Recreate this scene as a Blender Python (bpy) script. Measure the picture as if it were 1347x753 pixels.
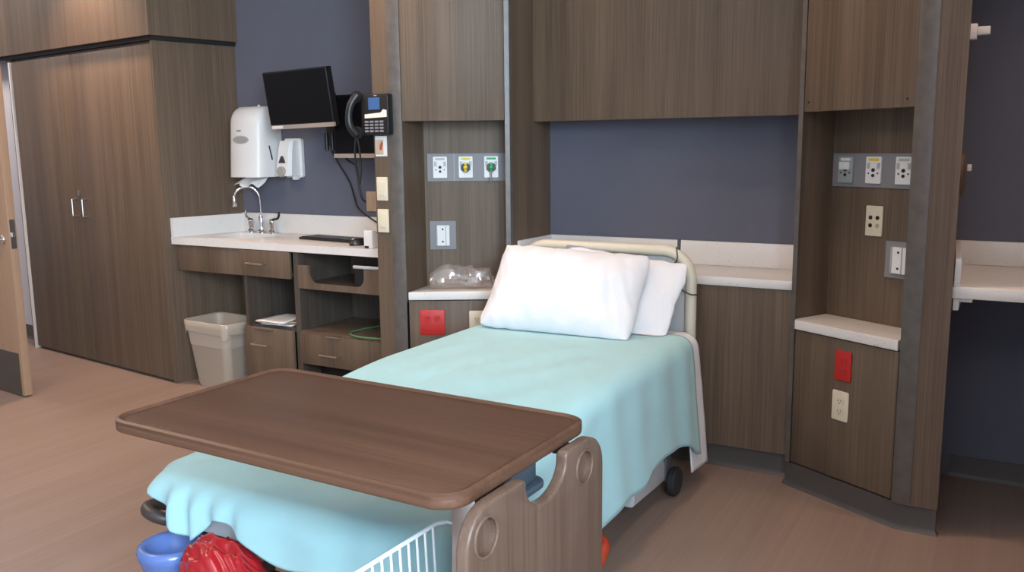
import bpy, bmesh, math, random
from mathutils import Vector, Matrix, Euler, noise

scn = bpy.context.scene
for o in list(bpy.data.objects):
    bpy.data.objects.remove(o, do_unlink=True)
COL = scn.collection
random.seed(7)
R = math.radians

# ------------------------------------------------------------------ camera
def make_camera():
    yaw, pitch, roll, fpx = 0.5144, -0.1578, -0.0106, 1158.75
    f = Vector((-math.sin(yaw) * math.cos(pitch), math.cos(yaw) * math.cos(pitch), math.sin(pitch)))
    r = Vector((math.cos(yaw), math.sin(yaw), 0)); u = r.cross(f)
    c, s = math.cos(roll), math.sin(roll)
    r, u = c * r + s * u, -s * r + c * u
    cd = bpy.data.cameras.new('camera'); cam = bpy.data.objects.new('camera', cd); COL.objects.link(cam)
    m = Matrix((r, u, -f)).transposed().to_4x4(); m.translation = Vector((1.355, -3.9185, 1.3689))
    cam.matrix_world = m
    cd.sensor_fit = 'HORIZONTAL'; cd.sensor_width = 36.0; cd.lens = fpx / 1347.0 * 36.0; cd.clip_start = .02
    scn.camera = cam
make_camera()

# ------------------------------------------------------------------ world, lights, exposure
def make_light():
    w = bpy.data.worlds.new('daylight'); scn.world = w; w.use_nodes = True
    bg = w.node_tree.nodes['Background']; bg.inputs[0].default_value = (.62, .80, 1, 1); bg.inputs[1].default_value = 1.0
    def area(name, loc, rot, sx, sy, power, col, spread=180):
        l = bpy.data.lights.new(name, 'AREA'); l.shape = 'RECTANGLE'; l.size = sx; l.size_y = sy; l.energy = power; l.color = col
        l.spread = R(spread)
        o = bpy.data.objects.new(name, l); COL.objects.link(o); o.location = loc; o.rotation_euler = rot
    # daylight outside the big window in the right wall
    area('window_daylight', (2.75, -4.9, 1.95), (0, R(90), 0), 1.75, 2.4, 345, (.66, .85, 1))
    area('window_sky', (2.95, -5.1, 2.75), (0, R(66), R(-38)), .7, 1.5, 58, (.78, .90, 1))
    # ceiling troffers
    warm = (1, .70, .50)
    area('ceiling_troffer', (-.1, -1.75, 2.87), (0, 0, 0), 1.2, .6, 7, warm)
    area('ceiling_troffer', (-2.6, -2.4, 2.87), (0, 0, 0), .6, 1.2, 24, warm)
    area('ceiling_troffer', (1.3, -4.4, 2.87), (0, 0, 0), 1.2, .6, 14, warm)
    area('corridor_troffer', (-5.3, -1.1, 2.87), (0, 0, 0), .6, .6, 26, (1, .9, .85))
    # recessed downlights by the tall cupboard and above the sink
    def spot(name, loc, power, ang, col=warm):
        l = bpy.data.lights.new(name, 'SPOT'); l.energy = power; l.color = col; l.spot_size = R(ang); l.spot_blend = .7; l.shadow_soft_size = .06
        o = bpy.data.objects.new(name, l); COL.objects.link(o); o.location = loc
    spot('recessed_downlight', (-3.45, -.68, 2.88), 110, 90)
    spot('recessed_downlight', (-1.2, -1.02, 2.88), 60, 84)
    spot('recessed_downlight', (.5, -.98, 2.88), 36, 80)
    spot('recessed_downlight', (1.45, -.75, 2.88), 30, 80)
    v = scn.view_settings
    v.view_transform = 'Standard'; v.look = 'None'; v.gamma = 1; v.exposure = .42; v.use_curve_mapping = False
make_light()

# ------------------------------------------------------------------ materials
MATS = {}
def new_mat(name):
    m = bpy.data.materials.new(name); m.use_nodes = True
    b = m.node_tree.nodes['Principled BSDF']; MATS[name] = m
    return m, m.node_tree, b
def nd(nt, t, **kw):
    n = nt.nodes.new(t)
    for k, v in kw.items(): setattr(n, k, v)
    return n
def plain(name, col, rough=.5, metal=0, spec=.5, bump=0, bscale=200, var=0, vscale=8, **kw):
    m, nt, b = new_mat(name)
    b.inputs['Base Color'].default_value = (*col, 1); b.inputs['Roughness'].default_value = rough
    b.inputs['Metallic'].default_value = metal; b.inputs['Specular IOR Level'].default_value = spec
    for k, v in kw.items(): b.inputs[k].default_value = v
    tc = nd(nt, 'ShaderNodeTexCoord')
    if var:
        n = nd(nt, 'ShaderNodeTexNoise'); n.inputs['Scale'].default_value = vscale; n.inputs['Detail'].default_value = 4
        nt.links.new(tc.outputs['Object'], n.inputs['Vector'])
        mx = nd(nt, 'ShaderNodeMix', data_type='RGBA'); mx.inputs[6].default_value = (*[c * (1 - var) for c in col], 1)
        mx.inputs[7].default_value = (*[min(1, c * (1 + var)) for c in col], 1)
        nt.links.new(n.outputs['Fac'], mx.inputs[0]); nt.links.new(mx.outputs[2], b.inputs['Base Color'])
    if bump:
        n = nd(nt, 'ShaderNodeTexNoise'); n.inputs['Scale'].default_value = bscale; n.inputs['Detail'].default_value = 3
        nt.links.new(tc.outputs['Object'], n.inputs['Vector'])
        bp = nd(nt, 'ShaderNodeBump'); bp.inputs['Strength'].default_value = bump; bp.inputs['Distance'].default_value = .002
        nt.links.new(n.outputs['Fac'], bp.inputs['Height']); nt.links.new(bp.outputs['Normal'], b.inputs['Normal'])
    return m
def wood(name, dark, light, axis=2, rough=.52, fine=170, broad=14, spec=.4, contrast=1.0):
    m, nt, b = new_mat(name)
    tc = nd(nt, 'ShaderNodeTexCoord'); oi = nd(nt, 'ShaderNodeObjectInfo')
    off = nd(nt, 'ShaderNodeMath', operation='MULTIPLY'); off.inputs[1].default_value = 37.0
    nt.links.new(oi.outputs['Random'], off.inputs[0])
    add = nd(nt, 'ShaderNodeVectorMath', operation='ADD')
    nt.links.new(tc.outputs['Object'], add.inputs[0]); nt.links.new(off.outputs[0], add.inputs[1])
    def layer(sc, along, detail):
        mp = nd(nt, 'ShaderNodeMapping'); v = [sc] * 3; v[axis] = along; mp.inputs['Scale'].default_value = v
        n = nd(nt, 'ShaderNodeTexNoise'); n.inputs['Scale'].default_value = 1; n.inputs['Detail'].default_value = detail; n.inputs['Roughness'].default_value = .6
        nt.links.new(add.outputs[0], mp.inputs[0]); nt.links.new(mp.outputs[0], n.inputs['Vector']); return n
    a = layer(fine, fine * .012, 3); c = layer(broad, broad * .03, 4)
    s = nd(nt, 'ShaderNodeMath', operation='ADD'); nt.links.new(a.outputs['Fac'], s.inputs[0]); nt.links.new(c.outputs['Fac'], s.inputs[1])
    mr = nd(nt, 'ShaderNodeMapRange'); mr.inputs[1].default_value = 1 - .38 / contrast; mr.inputs[2].default_value = 1 + .38 / contrast
    nt.links.new(s.outputs[0], mr.inputs[0])
    mx = nd(nt, 'ShaderNodeMix', data_type='RGBA'); mx.inputs[6].default_value = (*dark, 1); mx.inputs[7].default_value = (*light, 1)
    nt.links.new(mr.outputs[0], mx.inputs[0]); nt.links.new(mx.outputs[2], b.inputs['Base Color'])
    b.inputs['Roughness'].default_value = rough; b.inputs['Specular IOR Level'].default_value = spec
    bp = nd(nt, 'ShaderNodeBump'); bp.inputs['Strength'].default_value = .12; bp.inputs['Distance'].default_value = .001
    nt.links.new(a.outputs['Fac'], bp.inputs['Height']); nt.links.new(bp.outputs['Normal'], b.inputs['Normal'])
    return m
def stone(name, base, speck):
    m, nt, b = new_mat(name); tc = nd(nt, 'ShaderNodeTexCoord')
    n = nd(nt, 'ShaderNodeTexNoise'); n.inputs['Scale'].default_value = 120; n.inputs['Detail'].default_value = 2
    v = nd(nt, 'ShaderNodeTexVoronoi'); v.inputs['Scale'].default_value = 75
    for q in (n, v): nt.links.new(tc.outputs['Object'], q.inputs['Vector'])
    lt = nd(nt, 'ShaderNodeMapRange'); lt.inputs[1].default_value = .16; lt.inputs[2].default_value = .24; lt.inputs[3].default_value = .75; lt.inputs[4].default_value = 0
    nt.links.new(v.outputs['Distance'], lt.inputs[0])
    gt = nd(nt, 'ShaderNodeMapRange'); gt.inputs[1].default_value = .52; gt.inputs[2].default_value = .62
    nt.links.new(n.outputs['Fac'], gt.inputs[0])
    ml = nd(nt, 'ShaderNodeMath', operation='MULTIPLY'); nt.links.new(lt.outputs[0], ml.inputs[0]); nt.links.new(gt.outputs[0], ml.inputs[1])
    mx = nd(nt, 'ShaderNodeMix', data_type='RGBA'); mx.inputs[6].default_value = (*base, 1); mx.inputs[7].default_value = (*speck, 1)
    nt.links.new(ml.outputs[0], mx.inputs[0]); nt.links.new(mx.outputs[2], b.inputs['Base Color'])
    b.inputs['Roughness'].default_value = .3
    return m
def cloth(name, col, weave=900, bump=.15, rough=.9, var=.05):
    m, nt, b = new_mat(name); tc = nd(nt, 'ShaderNodeTexCoord')
    ws = []
    for d in ('X', 'Y'):
        wv = nd(nt, 'ShaderNodeTexWave', bands_direction=d); wv.inputs['Scale'].default_value = weave / 6.28; wv.inputs['Distortion'].default_value = 1.5
        nt.links.new(tc.outputs['UV'], wv.inputs['Vector']); ws.append(wv)
    ad = nd(nt, 'ShaderNodeMath', operation='ADD'); nt.links.new(ws[0].outputs['Fac'], ad.inputs[0]); nt.links.new(ws[1].outputs['Fac'], ad.inputs[1])
    bp = nd(nt, 'ShaderNodeBump'); bp.inputs['Strength'].default_value = bump; bp.inputs['Distance'].default_value = .0015
    nt.links.new(ad.outputs[0], bp.inputs['Height']); nt.links.new(bp.outputs['Normal'], b.inputs['Normal'])
    n = nd(nt, 'ShaderNodeTexNoise'); n.inputs['Scale'].default_value = 9; n.inputs['Detail'].default_value = 5
    nt.links.new(tc.outputs['Object'], n.inputs['Vector'])
    mx = nd(nt, 'ShaderNodeMix', data_type='RGBA'); mx.inputs[6].default_value = (*[c * (1 - var) for c in col], 1); mx.inputs[7].default_value = (*[min(1, c * (1 + var)) for c in col], 1)
    nt.links.new(n.outputs['Fac'], mx.inputs[0]); nt.links.new(mx.outputs[2], b.inputs['Base Color'])
    b.inputs['Roughness'].default_value = rough; b.inputs['Specular IOR Level'].default_value = .2
    b.inputs['Sheen Weight'].default_value = .15
    return m

W_DARK, W_LIGHT = (.080, .054, .036), (.186, .130, .089)
wood('wood_vertical', W_DARK, W_LIGHT)
wood('wood_horizontal_x', W_DARK, W_LIGHT, axis=0)
wood('wood_interior', (.05, .038, .030), (.12, .095, .078))
wood('table_wood', (.068, .031, .018), (.135, .066, .039), axis=0, rough=.44, broad=11, fine=120)
wood('table_panel_wood', (.085, .050, .035), (.170, .108, .079), axis=2, rough=.38, broad=16)
wood('floor_vinyl', (.225, .155, .124), (.315, .228, .188), axis=1, rough=.45, fine=75, broad=6, spec=.35, contrast=.75)
wood('maple', (.34, .205, .125), (.46, .30, .20), axis=2, rough=.4, contrast=.8)
plain('wall_blue', (.125, .130, .168), .85, spec=.2, bump=.25, bscale=160, var=.08, vscale=3)
plain('wall_white', (.62, .60, .64), .8, spec=.2, bump=.15)
plain('trim_white', (.80, .78, .76), .4)
plain('ceiling_white', (.75, .74, .72), .9, spec=.1)
plain('base_vinyl', (.074, .065, .061), .5, var=.1)
plain('guard_metal', (.105, .090, .080), .36, spec=.6, var=.45, vscale=22, bump=.1)
stone('solid_surface', (.74, .71, .68), (.42, .36, .30))
cloth('aqua_blanket', (.35, .58, .615))
cloth('white_cotton', (.74, .74, .77), weave=1200, bump=.06, var=.02)
plain('white_plastic', (.78, .77, .76), .35, bump=0)
plain('grey_plastic', (.45, .45, .46), .45)
plain('rail_grey', (.23, .225, .24), .5)
plain('slate_plastic', (.035, .052, .068), .4)
plain('clear_grey', (.36, .40, .40), .25)
plain('ivory', (.70, .63, .48), .4)
plain('tan_plate', (.50, .36, .24), .45)
plain('red_plastic', (.50, .020, .016), .38)
plain('black_plastic', (.012, .012, .013), .38)
plain('dark_slot', (.01, .01, .01), .6)
plain('screen_black', (.006, .006, .007), .3, spec=.2)
plain('bezel_silver', (.40, .33, .28), .4)
plain('chrome', (.85, .86, .88), .08, metal=1)
plain('nickel', (.62, .58, .54), .3, metal=1)
plain('headboard_cream', (.66, .61, .50), .42)
plain('bed_grey', (.55, .55, .56), .45)
plain('bed_frame_dark', (.10, .10, .11), .5)
plain('rubber', (.02, .02, .022), .7)
plain('pedal_red', (.45, .05, .02), .4)
plain('handle_brown', (.05, .038, .035), .4)
plain('blue_plastic', (.10, .165, .40), .22, spec=.5)
plain('wire_white', (.80, .82, .84), .35)
plain('bin_tan', (.40, .34, .275), .5)
plain('liner', (.43, .37, .305), .25, spec=.6)
plain('paper', (.80, .78, .76), .8)
plain('paper_print', (.55, .42, .30), .8, var=.5, vscale=30)
plain('green_cable', (.10, .22, .12), .45)
plain('phone_label_glare', (.90, .80, .70), .4)
plain('yellow_plastic', (.75, .55, .02), .4)
plain('green_plastic', (.02, .35, .10), .4)
plain('kick_plate', (.070, .058, .048), .4, spec=.5)
plain('steel', (.35, .34, .33), .35, metal=1)
plain('oval_window', (.36, .35, .31), .3)
plain('red_ink', (.5, .06, .04), .7)
def red_bag():
    m = plain('red_bag', (.34, .012, .016), .2, spec=.6); return m
red_bag()
def screen_mat():
    m, nt, b = new_mat('phone_screen'); b.inputs['Base Color'].default_value = (.02, .05, .12, 1)
    b.inputs['Emission Color'].default_value = (.08, .18, .42, 1); b.inputs['Emission Strength'].default_value = .45; b.inputs['Roughness'].default_value = .2
screen_mat()
def clear_film():
    m, nt, b = new_mat('clear_film'); nt.nodes.remove(b)
    out = nt.nodes['Material Output']; tr = nd(nt, 'ShaderNodeBsdfTransparent'); tr.inputs[0].default_value = (.95, .93, .92, 1)
    gl = nd(nt, 'ShaderNodeBsdfGlossy'); gl.inputs['Roughness'].default_value = .12; gl.inputs[0].default_value = (1, .95, .92, 1)
    df = nd(nt, 'ShaderNodeBsdfTranslucent'); df.inputs[0].default_value = (.8, .76, .74, 1)
    d2 = nd(nt, 'ShaderNodeBsdfDiffuse'); d2.inputs[0].default_value = (.8, .76, .74, 1)
    m1 = nd(nt, 'ShaderNodeMixShader'); m1.inputs[0].default_value = .45
    nt.links.new(d2.outputs[0], m1.inputs[1]); nt.links.new(gl.outputs[0], m1.inputs[2])
    m2 = nd(nt, 'ShaderNodeMixShader'); m2.inputs[0].default_value = .26
    nt.links.new(tr.outputs[0], m2.inputs[1]); nt.links.new(m1.outputs[0], m2.inputs[2]); nt.links.new(m2.outputs[0], out.inputs[0])
clear_film()
def pane_mat():
    m, nt, b = new_mat('window_glass'); nt.nodes.remove(b); out = nt.nodes['Material Output']
    tr = nd(nt, 'ShaderNodeBsdfTransparent'); gl = nd(nt, 'ShaderNodeBsdfGlossy'); gl.inputs['Roughness'].default_value = .02
    mx = nd(nt, 'ShaderNodeMixShader'); mx.inputs[0].default_value = .05
    nt.links.new(tr.outputs[0], mx.inputs[1]); nt.links.new(gl.outputs[0], mx.inputs[2]); nt.links.new(mx.outputs[0], out.inputs[0])
pane_mat()

# ------------------------------------------------------------------ mesh helpers
def B(): return bmesh.new()
def box(bm, x0, x1, y0, y1, z0, z1, bev=0):
    vs = [bm.verts.new((x, y, z)) for z in (z0, z1) for y in (y0, y1) for x in (x0, x1)]
    fs = [bm.faces.new([vs[i] for i in q]) for q in ((0, 2, 3, 1), (4, 5, 7, 6), (0, 1, 5, 4), (2, 6, 7, 3), (0, 4, 6, 2), (1, 3, 7, 5))]
    if bev:
        es = list({e for f in fs for e in f.edges})
        bmesh.ops.bevel(bm, geom=es, offset=bev, segments=2, profile=.5, affect='EDGES')
    return bm
def prism(bm, pts, z0, z1, mat=None, bev=0):
    """extrude an outline from z0 to z1 with rounded rims, optionally through a matrix"""
    n = len(pts); P = [Vector(p) for p in pts]
    ar = sum(P[i].x * P[(i + 1) % n].y - P[(i + 1) % n].x * P[i].y for i in range(n)); sg = 1 if ar > 0 else -1
    mit = []
    for i in range(n):
        a, b = (P[i] - P[i - 1]), (P[(i + 1) % n] - P[i])
        if a.length < 1e-7: a = b
        if b.length < 1e-7: b = a
        a, b = a.normalized(), b.normalized()
        na, nb = Vector((-a.y, a.x)) * sg, Vector((-b.y, b.x)) * sg
        m = na + nb
        m = m / max(.35, 1 + na.dot(nb)) if m.length > 1e-6 else na
        mit.append(m)
    lv = [(0, z0), (0, z1)]
    if bev:
        st = [(bev * (1 - math.sin(R(q))), bev * (1 - math.cos(R(q)))) for q in (0, 30, 60, 90)]
        lv = [(o, z0 + h) for o, h in st] + [(o, z1 - h) for o, h in reversed(st)]
    rings = []
    for o, z in lv:
        ring = []
        for p, m in zip(P, mit):
            q = p + m * o; v = Vector((q.x, q.y, z)); ring.append(bm.verts.new(mat @ v if mat is not None else v))
        rings.append(ring)
    for a, b in zip(rings, rings[1:]):
        for k in range(n): bm.faces.new([a[k], a[(k + 1) % n], b[(k + 1) % n], b[k]])
    bm.faces.new(rings[0][::-1]); bm.faces.new(rings[-1])
    return bm
def frame_of(d):
    d = d.normalized(); a = Vector((0, 0, 1)) if abs(d.z) < .9 else Vector((1, 0, 0))
    u = d.cross(a).normalized(); return u, d.cross(u).normalized()
def tube(bm, path, r, seg=10, closed=False, caps=True):
    P = [Vector(p) for p in path]; n = len(P); rings = []
    rs = r if isinstance(r, (list, tuple)) else [r] * n
    u = None
    for i, p in enumerate(P):
        if closed: d = (P[(i + 1) % n] - P[i - 1])
        else: d = P[min(i + 1, n - 1)] - P[max(i - 1, 0)]
        d.normalize()
        if u is None: u, _ = frame_of(d)
        u = (u - d * u.dot(d))
        if u.length < 1e-5: u, _ = frame_of(d)
        u.normalize(); v = d.cross(u)
        rings.append([bm.verts.new(p + rs[i] * (math.cos(a) * u + math.sin(a) * v)) for a in [2 * math.pi * k / seg for k in range(seg)]])
    m = n if closed else n - 1
    for i in range(m):
        a, b = rings[i], rings[(i + 1) % n]
        for k in range(seg): bm.faces.new([a[k], a[(k + 1) % seg], b[(k + 1) % seg], b[k]])
    if caps and not closed: bm.faces.new(rings[0][::-1]); bm.faces.new(rings[-1])
    return bm
def cyl(bm, p0, p1, r, seg=20, r2=None): return tube(bm, [p0, p1], [r, r if r2 is None else r2], seg)
def lathe(bm, prof, c=(0, 0, 0), seg=32, axis='Z', cap0=True, cap1=True):
    rings = []
    for r, h in prof:
        ring = []
        for k in range(seg):
            a = 2 * math.pi * k / seg; x, y = r * math.cos(a), r * math.sin(a)
            p = {'Z': (x, y, h), 'Y': (x, h, y), 'X': (h, x, y)}[axis]
            ring.append(bm.verts.new(Vector(c) + Vector(p)))
        rings.append(ring)
    for a, b in zip(rings, rings[1:]):
        for k in range(seg): bm.faces.new([a[k], a[(k + 1) % seg], b[(k + 1) % seg], b[k]])
    if cap0: bm.faces.new(rings[0][::-1])
    if cap1: bm.faces.new(rings[-1])
    return bm
def rrect(x0, x1, y0, y1, r, n=8):
    pts = []
    for cx, cy, a0 in ((x1 - r, y1 - r, 0), (x0 + r, y1 - r, 90), (x0 + r, y0 + r, 180), (x1 - r, y0 + r, 270)):
        for k in range(n + 1):
            a = R(a0 + 90 * k / n); pts.append((cx + r * math.cos(a), cy + r * math.sin(a)))
    return pts
def smooth_path(pts, n=8, closed=False):
    P = [Vector(p) for p in pts]; out = []; m = len(P)
    rng = range(m if closed else m - 1)
    for i in rng:
        g = lambda j: P[j % m] if closed else P[max(0, min(m - 1, j))]
        a, b, c, d = g(i - 1), g(i), g(i + 1), g(i + 2)
        for k in range(n):
            t = k / n
            out.append(.5 * ((2 * b) + (c - a) * t + (2 * a - 5 * b + 4 * c - d) * t * t + (3 * b - a - 3 * c + d) * t ** 3))
    if not closed: out.append(P[-1])
    return out
def obj(name, bm, mat, parent=None, smooth=True, angle=35):
    bmesh.ops.recalc_face_normals(bm, faces=bm.faces)
    me = bpy.data.meshes.new(name); bm.to_mesh(me); bm.free()
    me.materials.append(MATS[mat])
    if smooth:
        for p in me.polygons: p.use_smooth = True
        me.set_sharp_from_angle(angle=R(angle))
    o = bpy.data.objects.new(name, me); COL.objects.link(o)
    if parent: o.parent = parent
    return o
def tag(o, label, cat, group=None):
    o['label'] = label; o['category'] = cat
    if group: o['group'] = group
    return o
def thing(name, label, cat, loc=(0, 0, 0), rz=0, group=None, rot=None):
    o = bpy.data.objects.new(name, None); COL.objects.link(o); o.empty_display_size = .1
    o.location = loc; o.rotation_euler = rot if rot else (0, 0, rz)
    return tag(o, label, cat, group)
def struct(name, bm, mat, parent=None):
    o = obj(name, bm, mat, parent)
    if parent is None: o['kind'] = 'structure'
    return o
def base_strip(bm, pts, h=.095, closed=False):
    """vinyl cove base: a small profile swept along a floor line; room side is to the right of the direction of travel"""
    prof = [(0, h), (.005, h), (.005, .02), (.008, .009), (.016, 0), (0, 0)]
    P = [Vector((x, y)) for x, y in pts]; n = len(P); rings = []
    for i in range(n):
        ds = []
        if i > 0: ds.append((P[i] - P[i - 1]).normalized())
        if i < n - 1: ds.append((P[i + 1] - P[i]).normalized())
        ns = [Vector((d.y, -d.x)) for d in ds]
        m = sum(ns, Vector((0, 0))); m.normalize(); k = 1 / max(.3, m.dot(ns[0]))
        rings.append([bm.verts.new((P[i].x + m.x * o * k, P[i].y + m.y * o * k, z)) for o, z in prof])
    q = len(prof)
    for a, b in zip(rings, rings[1:]):
        for k in range(q): bm.faces.new([a[k], a[(k + 1) % q], b[(k + 1) % q], b[k]])
    bm.faces.new(rings[0]); bm.faces.new(rings[-1][::-1])
    return bm

# ------------------------------------------------------------------ the room
H = 2.9; XB, YB = 1.64, -2.95
XI, YI, XO, YO, XE = .6349, .4067, 1.0827, .6584, 1.2072
TH = math.atan2(YO - YI, XO - XI); LM = math.hypot(XO - XI, YO - YI)
WC, WD, WB = Vector((-2.870, -.494)), Vector((-4.538, -.280)), Vector((-2.7494, 0))      # tall cupboard: front corner, far corner, wall corner
struct('floor', box(B(), -8, 2.4, -7, .5, -.05, 0), 'floor_vinyl')
struct('ceiling', box(B(), -8, 2.4, -7, .5, H, H + .05), 'ceiling_white')
struct('wall_back', box(B(), -2.76, XB, 0, .12, 0, H), 'wall_blue')
bm = B(); prism(bm, [(-8, .285), (-4.566, -.150), (-4.556, -.03), (-8, .41)], 0, H)
struct('wall_corridor', bm, 'wall_white')
struct('wall_left', box(B(), -8.1, -8, -7, .5, 0, H), 'wall_white')
struct('wall_front', box(B(), -8, 2.4, -7.1, -7, 0, H), 'wall_white')
bm = B(); WY0, WY1, WZ0, WZ1 = -6.1, -3.7, 1.0, 2.85
box(bm, 2.4, 2.52, -7, WY0, 0, H); box(bm, 2.4, 2.52, WY1, YB, 0, H); box(bm, 2.4, 2.52, WY0, WY1, 0, WZ0); box(bm, 2.4, 2.52, WY0, WY1, WZ1, H)
struct('wall_right', bm, 'wall_white')
bm = B(); prism(bm, [(XB, .12), (XB, YB), (2.52, YB), (2.52, YB + .12), (XB + .12, YB + .12), (XB + .12, .12)], 0, H)
struct('wall_light_blocker', bm, 'wall_white')  # unseen wall, added to keep window daylight off the desk recess
bm = B()
for y in (WY0, (WY0 + WY1) / 2 - .025, WY1 - .05): box(bm, 2.42, 2.5, y, y + .05, WZ0, WZ1)
for z in (WZ0, WZ1 - .05): box(bm, 2.42, 2.5, WY0, WY1, z, z + .05)
win = struct('window_1', bm, 'nickel')
for a, b in ((WY0 + .05, -4.925), (-4.875, WY1 - .05)):
    obj('pane', box(B(), 2.455, 2.462, a, b, WZ0 + .05, WZ1 - .05), 'window_glass', win)
struct('baseboard_back', base_strip(B(), [(XE + .002, -.001), (XB - .003, -.001)], .09), 'base_vinyl')
struct('baseboard_left', base_strip(B(), [(-7.99, .282), (-4.60, -.147)], .1), 'base_vinyl')

# ------------------------------------------------------------------ headwall: two angled towers, overhead cupboard, ledge
def tower(side):
    if side > 0:
        root = thing('tower_cabinet', 'tall dark wood cabinet tower with ivory and red outlets, next to the open desk', 'cabinet', (XI, -YI, 0), -TH)
    else:
        root = thing('tower_cabinet', 'tall dark wood cabinet tower between the bed and the sink counter', 'cabinet', (-XO, -YO, 0), TH)
    Mw = root.matrix_basis.inverted() if False else (Matrix.Translation(root.location) @ Matrix.Rotation(root.rotation_euler.z, 4, 'Z')).inverted()
    def loc2(pts):                       # room outline -> the tower's own frame
        return [tuple((Mw @ Vector((x, y, 0))).xy) for x, y in pts]
    def m(x): return x if side > 0 else LM - x        # distance from the inner corner -> local x
    def bx(bm, a, b, *r, bev=0): return box(bm, min(m(a), m(b)), max(m(a), m(b)), *r, bev=bev)
    zn = .6835 if side > 0 else .7027
    door = obj('upper_door', bx(B(), .022, .484, 0, .02, 1.484, H - .002, bev=.0015), 'wood_vertical', root)
    if side > 0:
        for a, z in ((.042, 1.519), (.456, 1.512)): obj('screw', lathe(B(), [(.0045, -.0012), (.0045, .001)], (a, 0, z), 12, 'Y'), 'dark_slot', door)
    obj('upper_body', bx(B(), .004, .486, .0215, .2, 1.494, H - .002), 'wood_interior', root)
    obj('niche_back', bx(B(), -.004, .43, .2, .215, zn - .05, 1.5), 'wood_vertical', root)
    obj('niche_side', bx(B(), -.004, .004, .002, .2, zn - .05, 1.494), 'wood_vertical', root)
    pts = [(m(.484), .004), (m(.494), .004), (m(.418), .2), (m(.408), .2)]
    obj('niche_side', prism(B(), pts if side > 0 else pts[::-1], zn - .05, 1.494), 'wood_vertical', root)
    obj('lower_door', bx(B(), .016, .476, .006, .024, .1, zn - .043, bev=.0015), 'wood_vertical', root)
    obj('lower_body', bx(B(), .006, .40, .025, .2, .0, zn - .06), 'wood_interior', root)
    s = side
    # front end panel and the outer side panel, one folded piece of board
    e = [(s * (XO + .002), -YO), (s * XE, -YO), (s * XE, -YO + .02), (s * (XE - .032), -YO + .02), (s * (XE - .032), -.001), (s * (XE - .052), -.001), (s * (XE - .052), -YO + .02), (s * (XO + .012), -YO + .02)]
    obj('end_panel', prism(B(), loc2(e), .096, H - .002), 'wood_vertical', root)
    i = [(s * XI, -YI), (s * (XI + .008), -YI + .004), (s * (XI + .008), -.001), (s * XI, -.001)]
    obj('inner_side_panel', prism(B(), loc2(i), .096, H - .002), 'wood_vertical', root)
    # metal corner guards
    w = .036; t = .0025
    def guard(x0, wa, wb, dirb):          # corner point along the face, flange on the face, flange on the neighbour face (room direction)
        c = Vector((s * XI, -YI)) if x0 == 0 else Vector((s * XO, -YO))
        f = (Vector((s * XO, -YO)) - Vector((s * XI, -YI))).normalized() * (1 if x0 == 0 else -1)
        g = Vector(dirb)
        nf = Vector((f.y, -f.x)); nf = nf if nf.y < 0 else -nf
        ng = Vector((g.y, -g.x)); ng = ng if ng.dot(f) < 0 else -ng
        cc = c + (nf + ng) * t / (1 + nf.dot(ng))
        o = [c + f * wa, c + f * wa + nf * t, cc, c + g * wb + ng * t, c + g * wb, c]
        return prism(B(), loc2([tuple(v) for v in o]), .096, H - .003)
    obj('corner_guard', guard(1, .0285, w, (s, 0)), 'guard_metal', root)
    obj('corner_guard', guard(0, .02, .022, (0, 1)), 'guard_metal', root)
    k = [(s * XI, -.325), (s * XI, -YI), (s * XO, -YO), (s * XE, -YO), (s * XE, -.004)]
    pts = [(s * XI, -.34), (s * (XI + .003), -YI + .008), (s * (XO - .002), -YO + .012), (s * (XE - .008), -YO + .012), (s * (XE - .008), -YO + .03)]
    if s < 0: pts = pts[::-1]
    obj('kick_board', base_strip(B(), loc2(pts)), 'base_vinyl', root)
    # loose ledge of the niche
    o = thing('niche_shelf', 'speckled white slab in the tower niche above ' + ('a single red outlet' if s > 0 else 'a wide red outlet, bag on it'), 'shelf', root.location, root.rotation_euler.z)
    pts = [(m(.0215), -.004), (m(.476), -.004), (m(.476), .003), (m(.405), .198), (m(.006), .198), (m(.006), .004), (m(.0215), .004)]
    obj('slab', prism(B(), pts if s > 0 else pts[::-1], zn - .038, zn, bev=.003), 'solid_surface', o)
    return root
TR = tower(1); TL = tower(-1)

oc = thing('overhead_cabinet', 'wide dark wood cupboard overhanging the bed head', 'cabinet')
obj('body', box(B(), -XI + .001, XI - .001, -.157, -.001, 1.49, H - .002), 'wood_interior', oc)
obj('front_panel', box(B(), -XI + .001, XI - .001, -.177, -.158, 1.481, H - .002, bev=.001), 'wood_vertical', oc)
lc = thing('low_cabinet', 'low dark wood cupboard front under the speckled ledge behind the bed', 'cabinet')
obj('body', box(B(), -XI + .001, XI - .001, -.318, -.001, .0, .785), 'wood_interior', lc)
obj('front_panel', box(B(), -XI + .001, XI - .001, -.338, -.319, .096, .785), 'wood_vertical', lc)
obj('kick_board', base_strip(B(), [(-XI + .01, -.319), (XI - .01, -.319)]), 'base_vinyl', lc)
lg = thing('ledge', 'speckled white ledge with upstand behind the bed headboard', 'ledge')
obj('slab', box(B(), -XI + .001, XI - .001, -.3465, -.001, .786, .8236, bev=.003), 'solid_surface', lg)
obj('backsplash', box(B(), -XI + .001, XI - .001, -.019, -.001, .824, .932, bev=.002), 'solid_surface', lg)
for s in (-1, 1):
    obj('side_splash', box(B(), min(s * (XI - .001), s * (XI - .017)), max(s * (XI - .001), s * (XI - .017)), -.345, -.0195, .824, .932, bev=.002), 'solid_surface', lg)

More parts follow.
